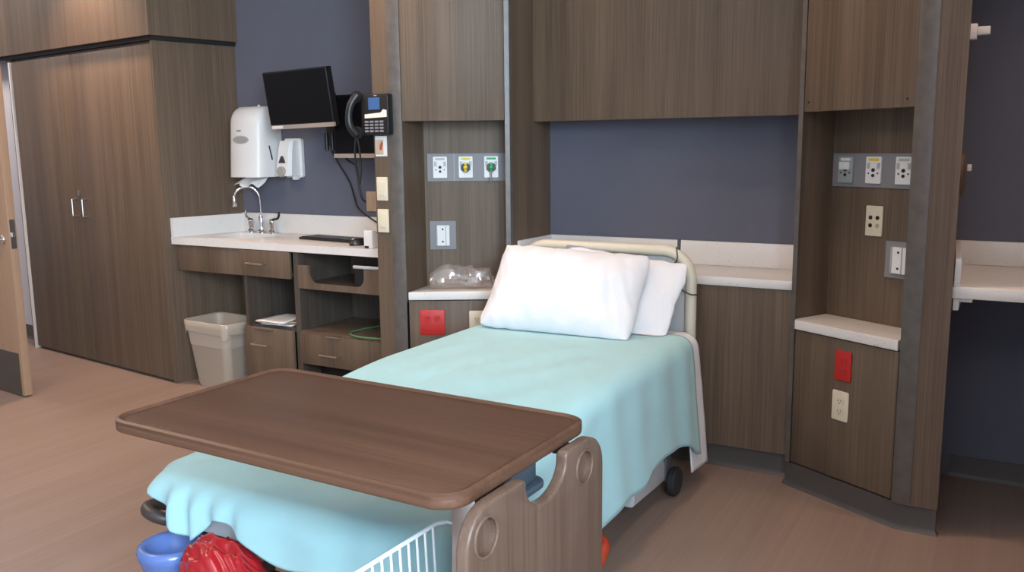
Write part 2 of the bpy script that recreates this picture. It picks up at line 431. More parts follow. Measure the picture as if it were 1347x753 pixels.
# ------------------------------------------------------------------ medical rails and plates in the towers
def place(o, T, dep):
    o.location = T.location + Matrix.Rotation(T.rotation_euler.z, 3, 'Z') @ Vector((0, dep, 0)); o.rotation_euler = (0, 0, T.rotation_euler.z)
def gas_outlet(root, x0, z0, kind):
    w, h = .066, .100
    o = obj('outlet', prism(B(), rrect(x0, x0 + w, z0, z0 + h, .004, 3), -.016, -.006, Matrix(((1, 0, 0, 0), (0, 0, 1, 0), (0, 1, 0, 0), (0, 0, 0, 1)))), 'clear_grey' if kind == 'covered' else 'white_plastic', root)
    c = x0 + w / 2
    for dx, dz, rr_ in ((0, .05, .007), (0, .03, .006), (-.02, .038, .0028), (.02, .038, .0028)):
        obj('port', lathe(B(), [(rr_, -.019), (rr_, -.0155)], (c + dx, 0, z0 + dz), 14, 'Y'), 'dark_slot', o)
    for dx in (-.022, .022): obj('key_slot', box(B(), c + dx - .006, c + dx + .006, -.0185, -.0155, z0 + .055, z0 + .077, bev=.001), 'grey_plastic', o)
    obj('name_strip', box(B(), c - .022, c + .022, -.0172, -.0155, z0 + .084, z0 + .094), {'yellow': 'yellow_plastic', 'yplug': 'yellow_plastic', 'gplug': 'green_plastic', 'covered': 'white_plastic'}.get(kind, 'grey_plastic'), o)
    if kind in ('yplug', 'gplug'):
        pm = 'yellow_plastic' if kind == 'yplug' else 'green_plastic'
        bm = B(); lathe(bm, [(.02, -.034), (.022, -.03), (.022, -.0165)], (c, 0, z0 + .048), 24, 'Y')
        obj('collar', bm, 'black_plastic', o)
        bm = B(); lathe(bm, [(.006, -.062), (.009, -.06), (.011, -.05), (.011, -.034)], (c, 0, z0 + .05), 20, 'Y'); box(bm, c - .006, c + .006, -.05, -.034, z0 + .028, z0 + .072, bev=.002)
        obj('connector', bm, pm, o)
        if kind == 'gplug':
            obj('hose_barb', tube(B(), [(c, -.05, z0 + .03), (c, -.056, z0 + .01), (c, -.054, z0 - .02)], .004, 10), 'nickel', o)
    if kind == 'covered':
        obj('flap', box(B(), c - .024, c + .024, -.026, -.019, z0 + .05, z0 + .08, bev=.002), 'white_plastic', o)
    return o
SW = Matrix(((1, 0, 0, 0), (0, 0, 1, 0), (0, 1, 0, 0), (0, 0, 0, 1)))       # outline drawn in x,z; extruded along y
def vplate(bm, x0, x1, z0, z1, y0, y1, r=.004, bev=0): return prism(bm, rrect(x0, x1, z0, z1, r, 4), y0, y1, SW, bev)
for T, spans, x0, x1, z0, z1, lab in ((TL, ((.149, 'plain'), (.271, 'yplug'), (.392, 'gplug')), .121, .503, 1.206, 1.336, 'grey gas outlet rail with yellow and green connectors plugged in'),
                                      (TR, ((.043, 'covered'), (.168, 'yellow'), (.295, 'plain')), .010, .405, 1.199, 1.327, 'grey gas outlet rail with empty white outlets above a four-button plate')):
    r = thing('gas_outlet_rail', lab, 'outlet rail'); place(r, T, .199)
    obj('backing_plate', vplate(B(), x0, x1, z0, z1, -.006, 0, .002), 'rail_grey', r)
    if T is TL: obj('seam', box(B(), .247, .249, -.0066, -.0055, z0, z1), 'grey_plastic', r)
    for x, k in spans: gas_outlet(r, x, z0 + .016, k)
for T, x0, z0, lab in ((TL, .126, .879, 'white slide bar on grey plate below the plugged gas outlets'), (TR, .266, .867, 'white slide bar on grey plate below the four-button plate')):
    r = thing('slide_bracket', lab, 'bracket'); place(r, T, .199)
    obj('backing_plate', vplate(B(), x0, x0 + .125, z0, z0 + .137, -.006, 0, .003), 'rail_grey', r)
    bar = obj('bar', vplate(B(), x0 + .036, x0 + .094, z0 + .019, z0 + .117, -.018, -.0065, .003), 'white_plastic', r)
    for dz in (.038, .098): obj('screw', lathe(B(), [(.0045, -.0195), (.0045, -.0175)], (x0 + .062, 0, z0 + dz), 12, 'Y'), 'dark_slot', bar)
    for dx in (.031, .075): obj('groove', box(B(), x0 + dx, x0 + dx + .004, -.0205, -.0065, z0 + .019, z0 + .117), 'grey_plastic', bar)
r = thing('button_plate', 'ivory wall plate with four round jacks in the tower niche', 'wall plate'); place(r, TR, .199)
obj('plate', vplate(B(), .172, .245, 1.016, 1.131, -.007, 0, .005, .002), 'ivory', r)
for k, (dx, dz) in enumerate(((.022, .07), (.052, .07), (.022, .04), (.052, .04))):
    obj('jack', lathe(B(), [(.0065, -.0105), (.008, -.0085), (.008, -.006)], (.172 + dx, 0, 1.016 + dz), 16, 'Y'), 'tan_plate' if k == 3 else 'dark_slot', r)
def duplex(T, x0, z0, gangs, mat, label, dep=.0055, h=.114):
    r = thing('power_outlet', label, 'outlet'); place(r, T, dep)
    w = .072 if gangs == 1 else .116
    obj('cover_plate', vplate(B(), x0, x0 + w, z0, z0 + h, -.007, 0, .005, .002), mat, r)
    for g in range(gangs):
        c = x0 + (w / 2 if gangs == 1 else .035 + .046 * g)
        for dz in (h * .31, h * .66):
            f = obj('socket', vplate(B(), c - .016, c + .016, z0 + dz - .013, z0 + dz + .013, -.0095, -.006, .008), mat, r)
            sm = 'dark_slot' if mat != 'red_plastic' else 'handle_brown'
            for dx in (-.006, .006): obj('slot', box(B(), c + dx - .001, c + dx + .001, -.0101, -.009, z0 + dz - .002, z0 + dz + .007), sm, f)
            obj('ground_hole', lathe(B(), [(.0024, -.0101), (.0024, -.009)], (c, 0, z0 + dz - .008), 10, 'Y'), sm, f)
    return r
duplex(TR, .215, .487, 1, 'red_plastic', 'single red power outlet below the niche shelf')
duplex(TR, .211, .332, 1, 'ivory', 'ivory power outlet directly below the single red outlet')
duplex(TL, .087, .499, 2, 'red_plastic', 'wide red double power outlet beside the bed', h=.118)
duplex(TL, .317, .497, 1, 'ivory', 'ivory power outlet half hidden behind the bed pillow')

# ------------------------------------------------------------------ tall cupboard and soffit
f = (WD - WC).normalized(); n = Vector((f.y, -f.x)); n = n if n.y < 0 else -n      # along the front, out of the front
wang = math.atan2(-f.y, -f.x)
def wpt(a, d): return tuple(WC + f * a + n * d)          # a along the front from the near corner, d proud of it
wr = thing('wardrobe', 'floor-to-soffit dark wood wardrobe with two tall doors and D-handles', 'wardrobe', (WC.x, WC.y, 0), wang)
Wi = (Matrix.Translation((WC.x, WC.y, 0)) @ Matrix.Rotation(wang, 4, 'Z')).inverted()
def wl(pts): return [tuple((Wi @ Vector((x, y, 0))).xy) for x, y in pts]
LW = (WD - WC).length; ZS = 1.985
obj('carcass', prism(B(), wl([wpt(.004, -.022), tuple(WB + Vector((-.002, -.002))), (-4.545, -.002), wpt(LW - .004, -.022)]), 0, ZS - .012), 'wood_interior', wr)
sd = (WB - WC).normalized(); sn = Vector((sd.y, -sd.x)); sn = sn if sn.x > 0 else -sn
obj('side_panel', prism(B(), wl([tuple(WC), tuple(WC + sd * .0 - sn * .0 + f * .018), tuple(WB + f * .018 - Vector((0, .001))), tuple(WB - Vector((0, .001)))]), 0, ZS - .012), 'wood_vertical', wr)
split = .905; zb = .018
def wdoor(a0, a1, hx):
    x0, x1 = -a1, -a0
    d = obj('door', box(B(), x0, x1, -.002, .019, zb, ZS - .03, bev=.0015), 'wood_vertical', wr)
    b = smooth_path([(hx, -.002, .955), (hx, -.03, .956), (hx, -.035, .962), (hx, -.035, 1.01), (hx, -.035, 1.058), (hx, -.03, 1.064), (hx, -.002, 1.065)], 4)
    obj('handle', tube(B(), b, .0055, 8), 'nickel', d); return d
wdoor(.02, split - .002, -(split - .065)); dd = wdoor(split + .002, LW - .004, -(split + .06))
obj('lock', vplate(B(), -.94, -.912, 1.085, 1.12, -.008, -.0015, .003), 'steel', dd)
obj('edge_trim', box(B(), -LW - .022, -LW - .002, -.012, .03, 0, ZS - .03), 'trim_white', wr)
obj('edge_post', box(B(), -LW - .065, -LW - .0225, .004, .115, 0, ZS - .012), 'wood_interior', wr)
sf = thing('soffit', 'dark wood boxed soffit panel above the wardrobe', 'soffit', (WC.x, WC.y, 0), wang)
obj('front_panel', prism(B(), wl([wpt(-.03, .032), wpt(-.012, .012), wpt(3.4, .012), wpt(3.4, .032)]), ZS + .012, H - .002), 'wood_vertical', sf)
obj('side_panel', prism(B(), wl([wpt(-.03, .031), tuple(WB + Vector((.03, -.001))), tuple(WB + Vector((.012, -.001))), wpt(-.012, .012)]), ZS + .012, H - .002), 'wood_vertical', sf)
obj('painted_shadow_gap', prism(B(), wl([wpt(-.012, .008), tuple(WB + Vector((.010, -.001))), (-4.55, -.002), wpt(LW + .1, .0), wpt(3.3, -.0), wpt(3.3, .008)]), ZS - .0115, ZS + .03), 'dark_slot', sf)  # near-black strip paints the shadow in the gap below the soffit

# ------------------------------------------------------------------ entry door at the left edge
dr = thing('entry_door', 'pale maple door standing open with dark kick plate', 'door', (-3.392, -1.093, 0), math.atan2(.029, -.287) + math.pi)
# local x runs from the far hinge (negative) to the free edge (0); the face seen is y=0, the slab lies behind it
obj('slab', box(B(), -.92, 0, 0, .044, .008, 2.05, bev=.002), 'maple', dr)
obj('kick_plate', box(B(), -.9, -.025, -.003, -.0004, .012, .25), 'kick_plate', dr)
lk = obj('lock_plate', box(B(), -.002, .002, .008, .036, .84, 1.0), 'steel', dr)
obj('latch', box(B(), .002, .014, .014, .030, .905, .93), 'nickel', lk)
hd = obj('lever_rose', lathe(B(), [(.024, -.012), (.026, -.008), (.026, -.0005)], (-.065, 0, .89), 24, 'Y'), 'nickel', dr)
obj('lever', tube(B(), smooth_path([(-.065, -.012, .89), (-.065, -.05, .89), (-.075, -.056, .89), (-.17, -.056, .888)], 5), .008, 10), 'nickel', hd)

# ------------------------------------------------------------------ sink counter and its cabinets
YC = -.4645; XL = -2.868; XR = -XE - .001
ct = thing('sink_counter', 'long speckled white sink counter with upstand and integral basin', 'counter')
bx0, bx1, by0, by1 = -2.70, -2.335, -.36, -.09
bm = B(); zt = .868; tk = .04
def cface(pts, z): return [bm.verts.new((x, y, z)) for x, y in pts]
L0 = -2.866                                                      # left end follows the slanted cupboard side
def lx(y): return WC.x + .004 + (WB.x - WC.x) * (y - WC.y) / (WB.y - WC.y)
prism(bm, [(lx(YC), YC), (XR, YC), (XR, by0), (lx(by0), by0)], zt - tk, zt)
prism(bm, [(lx(by1), by1), (XR, by1), (XR, -.001), (lx(-.001), -.001)], zt - tk, zt)
prism(bm, [(lx(by0), by0), (bx0, by0), (bx0, by1), (lx(by1), by1)], zt - tk, zt)
box(bm, bx1, XR, by0, by1, zt - tk, zt)
obj('slab', bm, 'solid_surface', ct)
bm = B(); pr = rrect(bx0, bx1, by0, by1, .001, 2); lo = rrect(bx0 + .03, bx1 - .03, by0 + .03, by1 - .03, .06, 2)
a = [bm.verts.new((x, y, zt - .004)) for x, y in pr]; b = [bm.verts.new((x, y, zt - .11)) for x, y in lo]
for i in range(len(a)): bm.faces.new([a[i], a[(i + 1) % len(a)], b[(i + 1) % len(b)], b[i]])
bm.faces.new(b[::-1]); obj('basin', bm, 'solid_surface', ct)
obj('backsplash', box(B(), lx(-.001) + .003, XR, -.02, -.001, zt + .0005, .984, bev=.002), 'solid_surface', ct)
obj('side_splash', prism(B(), [(lx(YC), YC + .002), (lx(YC) + .018, YC + .002), (lx(-.02) + .018, -.0205), (lx(-.02), -.0205)], zt + .0005, .979), 'solid_surface', ct)

YF = -.447
def bar_handle(bm, x0, x1, z, y=YF):
    return tube(bm, smooth_path([(x0, y, z), (x0, y - .024, z), (x0 + .006, y - .03, z), (x1 - .006, y - .03, z), (x1, y - .024, z), (x1, y, z)], 4), .0048, 8)
zu = zt - tk - .004
sk = thing('sink_apron', 'plain dark wood apron panel below the sink, over the waste bin', 'panel')
obj('front_panel', box(B(), -2.845, -2.315, YF, YF + .02, .676, zu, bev=.0015), 'wood_vertical', sk)
obj('knee_panel', box(B(), -2.752, -2.315, -.05, -.035, 0, .80), 'wood_vertical', sk)
cb = thing('drawer_cabinet', 'narrow dark wood cabinet with drawer, paper cubby and lower door', 'cabinet')
for x in (-2.313, -1.945): obj('side_panel', box(B(), x, x + .018, YF + .004, -.002, 0 if x < -2 else .0, zu), 'wood_interior', cb)
obj('back_panel', box(B(), -2.294, -1.946, -.02, -.002, .1, zu), 'wood_interior', cb)
obj('cubby_floor', box(B(), -2.294, -1.946, YF + .022, -.021, .385, .403), 'wood_interior', cb)
obj('cubby_top', box(B(), -2.294, -1.946, YF + .022, -.021, .69, .706), 'wood_interior', cb)
d = obj('drawer', box(B(), -2.311, -1.952, YF - .018, YF, .680, zu, bev=.0015), 'wood_vertical', cb)
obj('handle', bar_handle(B(), -2.245, -2.125, .753, YF - .018), 'nickel', d)
d = obj('door', box(B(), -2.311, -1.952, YF - .018, YF, .108, .396, bev=.0015), 'wood_vertical', cb)
obj('handle', bar_handle(B(), -2.236, -2.122, .304, YF - .018), 'nickel', d)
obj('finger_pull', box(B(), -2.235, -2.095, YF - .026, YF - .016, .390, .398), 'nickel', d)
obj('kick_board', box(B(), -2.294, -1.946, YF + .04, YF + .055, 0, .1), 'base_vinyl', cb)
kb = thing('open_shelf_cabinet', 'wide dark wood cabinet with scooped tray front and open cable shelf', 'cabinet')
for x in (-1.926, XR - .02): obj('side_panel', box(B(), x, x + .018, YF + .004, -.002, 0, zu), 'wood_interior', kb)
obj('back_panel', box(B(), -1.907, XR - .021, -.02, -.002, .1, zu), 'wood_interior', kb)
obj('shelf', box(B(), -1.907, XR - .021, YF + .002, -.021, .385, .403), 'wood_vertical', kb)
obj('tray_floor', box(B(), -1.907, XR - .021, YF + .022, -.021, .642, .657), 'wood_interior', kb)
zt0, zt1, zc = .636, .760, .668
sc = [(-1.900, zt0), (XR - .022, zt0), (XR - .022, zt1), (-1.452, zt1)]
for k in range(7): a = R(90 * k / 6); sc.append((-1.452 - .045 * math.sin(a), zc + .04 + 0 - .04 * math.sin(a) if False else zc + .045 * (1 - math.sin(a)) if k else zt1 - .03))
sc = [(-1.900, zt0), (XR - .022, zt0), (XR - .022, zt1), (-1.455, zt1)] + [(-1.455 - .05 * (1 - math.cos(R(a))), zc + .05 - .05 * math.sin(R(a))) for a in range(0, 91, 15)] + [(-1.775 - .05 * math.sin(R(a)), zc + .05 - .05 * math.cos(R(a))) for a in range(0, 91, 15)] + [(-1.825, zt1), (-1.900, zt1)]
obj('tray_front', prism(B(), sc, YF - .016, YF + .002, SW), 'wood_vertical', kb)
d = obj('drawer', box(B(), -1.900, XR - .022, YF - .018, YF, .228, .394, bev=.0015), 'wood_vertical', kb)
obj('handle', bar_handle(B(), -1.742, -1.628, .294, YF - .018), 'nickel', d)
obj('finger_pull', box(B(), -1.715, -1.620, YF - .026, YF - .016, .388, .396), 'nickel', d)
obj('kick_board', box(B(), -1.907, XR - .021, YF + .14, YF + .155, 0, .228), 'dark_slot', kb)  # near-black colour stands in for the shade of the void under the drawer
# on the tray: a black holder with a grey tube
ho = thing('tray_holder', 'black holder with a grey tube lying in the scooped tray', 'holder')
obj('cradle', prism(B(), rrect(-1.535, -1.462, .659, .760, .02, 5), -.44, -.345, SW, .004), 'black_plastic', ho)
obj('tube', cyl(B(), (-1.525, -.452, .7695), (-1.27, -.452, .7695), .009, 14), 'grey_plastic', ho)

# ------------------------------------------------------------------ things on and around the counter
fc = thing('faucet', 'chrome gooseneck faucet with two blade handles at the sink', 'faucet', (-2.552, -.055, zt + .0004))
obj('base', lathe(B(), [(.026, 0), (.026, .014), (.019, .022), (.016, .06), (.018, .085), (.010, .105)], seg=20), 'chrome', fc)
sp = obj('spout', tube(B(), smooth_path([(0, 0, .06), (.001, 0, .17), (-.006, -.008, .235), (-.035, -.035, .275), (-.075, -.07, .272), (-.10, -.095, .245), (-.108, -.10, .215)], 8), .0075, 12), 'chrome', fc)
obj('aerator', lathe(B(), [(.012, .160), (.0145, .164), (.0145, .215), (.010, .224)], (-.108, -.10, 0), 16), 'chrome', sp)
for s in (-1, 1):
    hb = obj('valve', lathe(B(), [(.025, 0), (.025, .012), (.017, .022), (.017, .046), (.023, .055), (.023, .076), (.010, .086)], (s * .088, 0, 0), 20), 'chrome', fc)
    x = s * .088
    pts = [(x, -.0, .08), (x + s * .03, -.012, .086), (x + s * .06, -.02, .09), (x + s * .078, -.024, .106), (x + s * .082, -.025, .132)] if s > 0 else [(x, 0, .08), (x - .02, .0, .086), (x - .04, .008, .092), (x - .05, .014, .108), (x - .052, .016, .13)]
    obj('blade_handle', tube(B(), smooth_path(pts, 5), .0068, 10), 'black_plastic' if s > 0 else 'chrome', hb)

def keyboard():
    k = thing('keyboard', 'flat black computer keyboard lying on the counter', 'keyboard', (-1.865, -.195, zt + .0004), R(-7))
    obj('body', prism(B(), rrect(-.215, .215, -.075, .075, .01, 4), 0, .012, bev=.003), 'black_plastic', k)
    bm = B()
    for r_ in range(5):
        for c_ in range(15): box(bm, -.202 + c_ * .027, -.202 + c_ * .027 + .023, -.062 + r_ * .025, -.062 + r_ * .025 + .021, .012, .016)
    o = obj('keys', bm, 'black_plastic', k); o['kind'] = 'stuff'
keyboard()
ms = thing('mouse', 'small black mouse beside the keyboard on the counter', 'mouse', (-1.575, -.345, zt + .0004), R(-20))
bm = B(); lathe(bm, [(.001, .036), (.018, .034), (.028, .026), (.033, .012), (.031, 0)], seg=24, cap0=False)
for v in bm.verts: v.co.y *= 1.7
obj('shell', bm, 'black_plastic', ms)
obj('wheel', cyl(B(), (-.004, -.03, .029), (.004, -.03, .029), .009, 16), 'grey_plastic', ms)
tag(obj('mouse_cable', tube(B(), smooth_path([(-1.585, -.29, zt + .012), (-1.62, -.2, zt + .03), (-1.60, -.08, zt + .055), (-1.5, -.045, zt + .04), (-1.35, -.04, zt + .006), (-1.23, -.05, zt + .005)], 8), .0028, 8), 'black_plastic'), 'thin black cable trailing from the mouse along the upstand', 'cable')
cp = thing('white_holder', 'small white plastic holder at the end of the counter', 'holder', (-1.435, -.425, zt + .0004))
obj('body', prism(B(), rrect(-.028, .028, -.022, .022, .008, 4), 0, .09, bev=.004), 'white_plastic', cp)
obj('foot', box(B(), -.02, .006, -.0235, -.0215, 0.0, .012), 'dark_slot', cp)

def towel_dispenser():
    t = thing('towel_dispenser', 'white rounded paper towel dispenser with oval window', 'dispenser', (-2.535, -.001, 1.175))
    bm = B(); w2, h = .130, .435
    def sec(z):      # depth and half-width profile of the cover
        k = z / h
        d = .205 - .03 * k; 
        if k > .78: d *= math.sqrt(max(0.02, 1 - ((k - .78) / .24) ** 2)) * .55 + .45
        return d, w2 * (1 - .03 * k) * (1 if k < .86 else math.sqrt(max(.02, 1 - ((k - .86) / .17) ** 2)) * .35 + .65)
    rings = []
    for i in range(25):
        z = .03 + (h - .03) * i / 24; d, w = sec(z); ring = []
        for x, y in ((-w, 0), (-w, -d * .7), (-w + .012, -d * .88), (-w + .04, -d * .98), (0, -d), (w - .04, -d * .98), (w - .012, -d * .88), (w, -d * .7), (w, 0)): ring.append(bm.verts.new((x, y, z)))
        rings.append(ring)
    for a, b in zip(rings, rings[1:]):
        for k in range(8): bm.faces.new([a[k], a[k + 1], b[k + 1], b[k]])
        bm.faces.new([a[8], a[0], b[0], b[8]])
    bm.faces.new(rings[0][::-1]); bm.faces.new(rings[-1])
    cv = obj('cover', bm, 'white_plastic', t, angle=60)
    def onf(x, z): d, w = sec(z); return -d * .995
    def oval(bm, cx, cz, a, b, y, th): prism(bm, [(cx + a * math.cos(2 * math.pi * k / 28), cz + b * math.sin(2 * math.pi * k / 28)) for k in range(28)], y - th, y + .012, SW)
    bm = B(); oval(bm, -.01, .245, .062, .024, onf(0, .245), .003); obj('window_rim', bm, 'grey_plastic', cv)
    bm = B(); oval(bm, -.01, .245, .053, .018, onf(0, .245), .005); obj('window', bm, 'oval_window', cv)
    obj('maker_mark', box(B(), -.042, -.008, onf(0, .297) - .0015, onf(0, .297) + .003, .292, .301), 'rail_grey', cv)
    bm = B(); tube(bm, [(w2 - .0015, -.085, .13), (w2 - .003, -.105, .21)], .005, 8); obj('side_slot', bm, 'dark_slot', cv)
    obj('latch', cyl(B(), (.02, -.06, h - .004), (.02, -.06, h + .012), .007, 12), 'white_plastic', cv)
    bm = B(); N = 10; g = []
    for i in range(N + 1):
        row = []
        for j in range(7):
            x = -.105 + .195 * i / N; q = j / 6
            row.append(bm.verts.new((x + .01 * q * math.sin(i * 1.3) - .018 * q, -.075 - .075 * q + .008 * math.sin(i * 1.7 + j), .032 - .05 * q * (1.0 - .25 * math.sin(i * 1.1)))))
        g.append(row)
    for i in range(N):
        for j in range(6): bm.faces.new([g[i][j], g[i + 1][j], g[i + 1][j + 1], g[i][j + 1]])
    tw = obj('paper_towel', bm, 'paper', t); md = tw.modifiers.new('thick', 'SOLIDIFY'); md.thickness = .002
towel_dispenser()
def soap():
    t = thing('soap_dispenser', 'small white soap dispenser with triangle window, on the blue wall', 'dispenser', (-2.312, -.001, 1.20))
    obj('back_plate', vplate(B(), -.055, .075, .0, .225, -.02, 0, .015), 'white_plastic', t)
    bm = B(); rings = []
    for i in range(15):
        k = i / 14; z = .012 + .2 * k; d = .115 - .03 * k - .03 * max(0, k - .7); w = .058 - .006 * k
        rings.append([bm.verts.new(p) for p in ((-w, -.02, z), (-w, -d * .8, z), (-w + .016, -d, z), (w - .016, -d, z), (w, -d * .8, z), (w, -.02, z))])
    for a, b in zip(rings, rings[1:]):
        for k in range(6): bm.faces.new([a[k], a[(k + 1) % 6], b[(k + 1) % 6], b[k]])
    bm.faces.new(rings[0][::-1]); bm.faces.new(rings[-1]); c = obj('cover', bm, 'white_plastic', t)
    obj('window', prism(B(), [(-.026, .085), (.026, .085), (.004, .125), (-.004, .125)], -.108, -.098, SW), 'handle_brown', c)
    obj('push_button', lathe(B(), [(.026, -.125), (.031, -.12), (.031, -.1)], (0, 0, .035), 24, 'Y'), 'oval_window', c)
    obj('nozzle', box(B(), .03, .052, -.06, -.02, -.012, .012, bev=.003), 'white_plastic', c)
soap()
def monitor(name, label, loc, rot, w, h, sticker):
    t = thing(name, label, 'monitor', loc, rot=rot)
    obj('housing', vplate(B(), -w / 2, w / 2, 0, h, -.012, .03, .004, .002), 'black_plastic', t)
    obj('screen', box(B(), -w / 2 + .008, w / 2 - .008, -.0135, -.0115, .026, h - .008), 'screen_black', t)
    c = obj('chin', vplate(B(), -w / 2 - .001, w / 2 + .001, -.001, .021, -.015, .0, .002), 'bezel_silver', t)
    if sticker: obj('sticker', box(B(), -w / 2 + .012, -w / 2 + .095, -.0158, -.0148, .003, .018), 'white_plastic', c)
    return t
m1 = monitor('wall_monitor', 'black flat monitor with white sticker, swung out above the soap dispenser', (-1.975, -.28, 1.478), (R(8), R(-1.2), R(-3)), .47, .305, True)
obj('mount', box(B(), -.05, .05, .032, .05, .1, .2, bev=.003), 'black_plastic', m1)
ar = obj('arm', tube(B(), [(0, .05, .15), (.03, .15, .13), (.0, .262, .15)], .018, 12), 'black_plastic', m1)
m2 = monitor('wall_monitor', 'black flat monitor partly behind the phone, close to the wall', (-1.640, -.15, 1.315), (R(-2), 0, R(2)), .45, .335, False)
obj('mount', box(B(), -.06, .06, .032, .142, .1, .2, bev=.003), 'black_plastic', m2)
bk = thing('monitor_bracket', 'black cable bracket hanging under the swung-out monitor', 'bracket', (-1.99, -.03, 1.40))
obj('plate', box(B(), -.05, .06, 0, .027, -.02, .09, bev=.003), 'black_plastic', bk)
for x in (-.03, .012, .04): obj('plug', cyl(B(), (x, -.02, .05), (x + .005, -.025, -.045), .011, 12), 'black_plastic', bk)
for nm, lab, pts in (('power_cable', 'long black cable from the monitor bracket down to the counter end', [(-1.99, -.05, 1.36), (-1.97, -.03, 1.30), (-1.90, -.012, 1.18), (-1.87, -.012, 1.10), (-1.84, -.014, 1.03), (-1.74, -.026, .975), (-1.62, -.03, .92), (-1.5, -.03, .885)]),
                     ('video_cable', 'black cable looping from the phone side to the wall outlet', [(-1.955, -.05, 1.37), (-1.90, -.02, 1.30), (-1.845, -.012, 1.26), (-1.835, -.012, 1.15), (-1.815, -.012, 1.085), (-1.79, -.012, 1.07)])):
    tag(obj(nm, tube(B(), smooth_path(pts, 8), .0045, 8), 'black_plastic'), lab, 'cable')
wo = thing('wall_outlet', 'tan cover plate on the blue wall above the counter', 'outlet', (-1.752, -.001, 1.015))
obj('cover_plate', vplate(B(), -.035, .035, 0, .112, -.007, 0, .004, .002), 'tan_plate', wo)
for dz in (.037, .074): obj('socket', vplate(B(), -.016, .016, dz - .013, dz + .013, -.009, -.006, .007), 'tan_plate', wo)
# on the front end panel of the tower by the sink
YE = -YO - .0025
def phone():
    t = thing('desk_phone', 'black wall-mounted desk phone with blue screen and corded handset', 'phone', (-1.165, YE - .022, 1.425))
    b = obj('body', vplate(B(), -.075, .075, 0, .182, -.018, .02, .008, .003), 'black_plastic', t)
    obj('screen', box(B(), -.032, .030, -.0205, -.0175, .112, .165), 'phone_screen', b)
    obj('label_glare', prism(B(), [(-.055, .074), (.068, .078), (.068, .108), (.05, .112), (.035, .098), (-.055, .092)], -.0205, -.0175, SW), 'phone_label_glare', b)  # pale strip paints the glare across the phone's label
    for r_ in range(4):
        for c_ in range(4): obj('key', vplate(B(), -.055 + c_ * .028, -.055 + c_ * .028 + .02, .012 + r_ * .014, .012 + r_ * .014 + .009, -.0215, -.0175, .002), 'rail_grey', b)
    obj('maker_mark', box(B(), .0, .015, -.0205, -.0175, .172, .176), 'grey_plastic', b)
    hp = smooth_path([(-.087, -.03, .178), (-.105, -.05, .14), (-.115, -.058, .09), (-.112, -.055, .04), (-.098, -.03, .004)], 6)
    bm = B(); tube(bm, hp, [.016 + .004 * abs(i / (len(hp) - 1) * 2 - 1) for i in range(len(hp))], 14)
    for z in (.172, .012): lathe(bm, [(.024, -.036), (.027, -.03), (.026, -.018), (.02, -.014)], (-.093, 0, z), 20, 'Y')
    hs = obj('handset', bm, 'black_plastic', t)
    obj('mount', box(B(), -.1, .05, .0203, .0215, .03, .15), 'black_plastic', t)
    for dx in (-.014, .012):
        obj('handset_cord', tube(B(), smooth_path([(-.098, -.03, .0), (-.098 + dx, -.028, -.06), (-.1 + dx * 1.1, -.02, -.16), (-.097, -.02, -.215), (-.094, -.02, -.222)], 6), .0042, 8), 'black_plastic', hs)
phone()
cd = thing('picture_card', 'small printed card under the phone, red and tan picture', 'card', (-1.165, YE, 1.328))
obj('sheet', box(B(), -.032, .034, -.002, 0, 0, .092), 'paper', cd)
obj('print', box(B(), -.03, .014, -.0027, -.0018, .008, .075), 'paper_print', cd)
obj('red_figure', prism(B(), [(-.008, .03), (.004, .028), (.012, .06), (.006, .07), (-.004, .05)], -.0033, -.0026, SW), 'red_ink', cd)
for i, (z0, lab) in enumerate(((1.126, 'ivory rocker switch below the picture card'), (.979, 'ivory rocker switch, lower one, level with the counter upstand'))):
    s = thing('light_switch', lab, 'switch', (-1.163, YE, z0), group='ivory switches on the end panel')
    obj('cover_plate', vplate(B(), -.031, .031, 0, .108, -.007, 0, .004, .002), 'ivory', s)
    obj('rocker', vplate(B(), -.016, .016, .022, .086, -.011, -.006, .002, .0015), 'ivory', s)

# cubby contents
pp = thing('paper_stack', 'loose white and tan papers lying in the cubby', 'papers', (-2.132, -.30, .4075))
for k, (dx, dy, rz, mt) in enumerate(((0, 0, .1, 'paper'), (-.02, -.015, -.12, 'paper'), (.03, .01, .3, 'paper_print'), (.0, -.03, -.05, 'paper'))):
    bm = B(); n = 8; g = [[bm.verts.new(((i / n - .5) * .21, (j / n - .5) * .24, .002 + k * .006 + .02 * max(0, i / n - .5) * (k + 1) * .5 * (j / n))) for j in range(n + 1)] for i in range(n + 1)]
    for i in range(n):
        for j in range(n): bm.faces.new([g[i][j], g[i + 1][j], g[i + 1][j + 1], g[i][j + 1]])
    s = obj('sheet', bm, mt, pp); s.location = (dx, dy, 0); s.rotation_euler.z = rz; md = s.modifiers.new('thick', 'SOLIDIFY'); md.thickness = .003; md.offset = 1
tag(obj('green_cable', tube(B(), smooth_path([(-1.25, -.12, .409), (-1.45, -.14, .41), (-1.56, -.16, .409), (-1.60, -.24, .409), (-1.62, -.36, .409), (-1.58, -.432, .410), (-1.50, -.455, .408), (-1.38, -.445, .409), (-1.26, -.42, .409)], 8), .005, 8), 'green_cable'), 'green cable curled on the open shelf', 'cable')

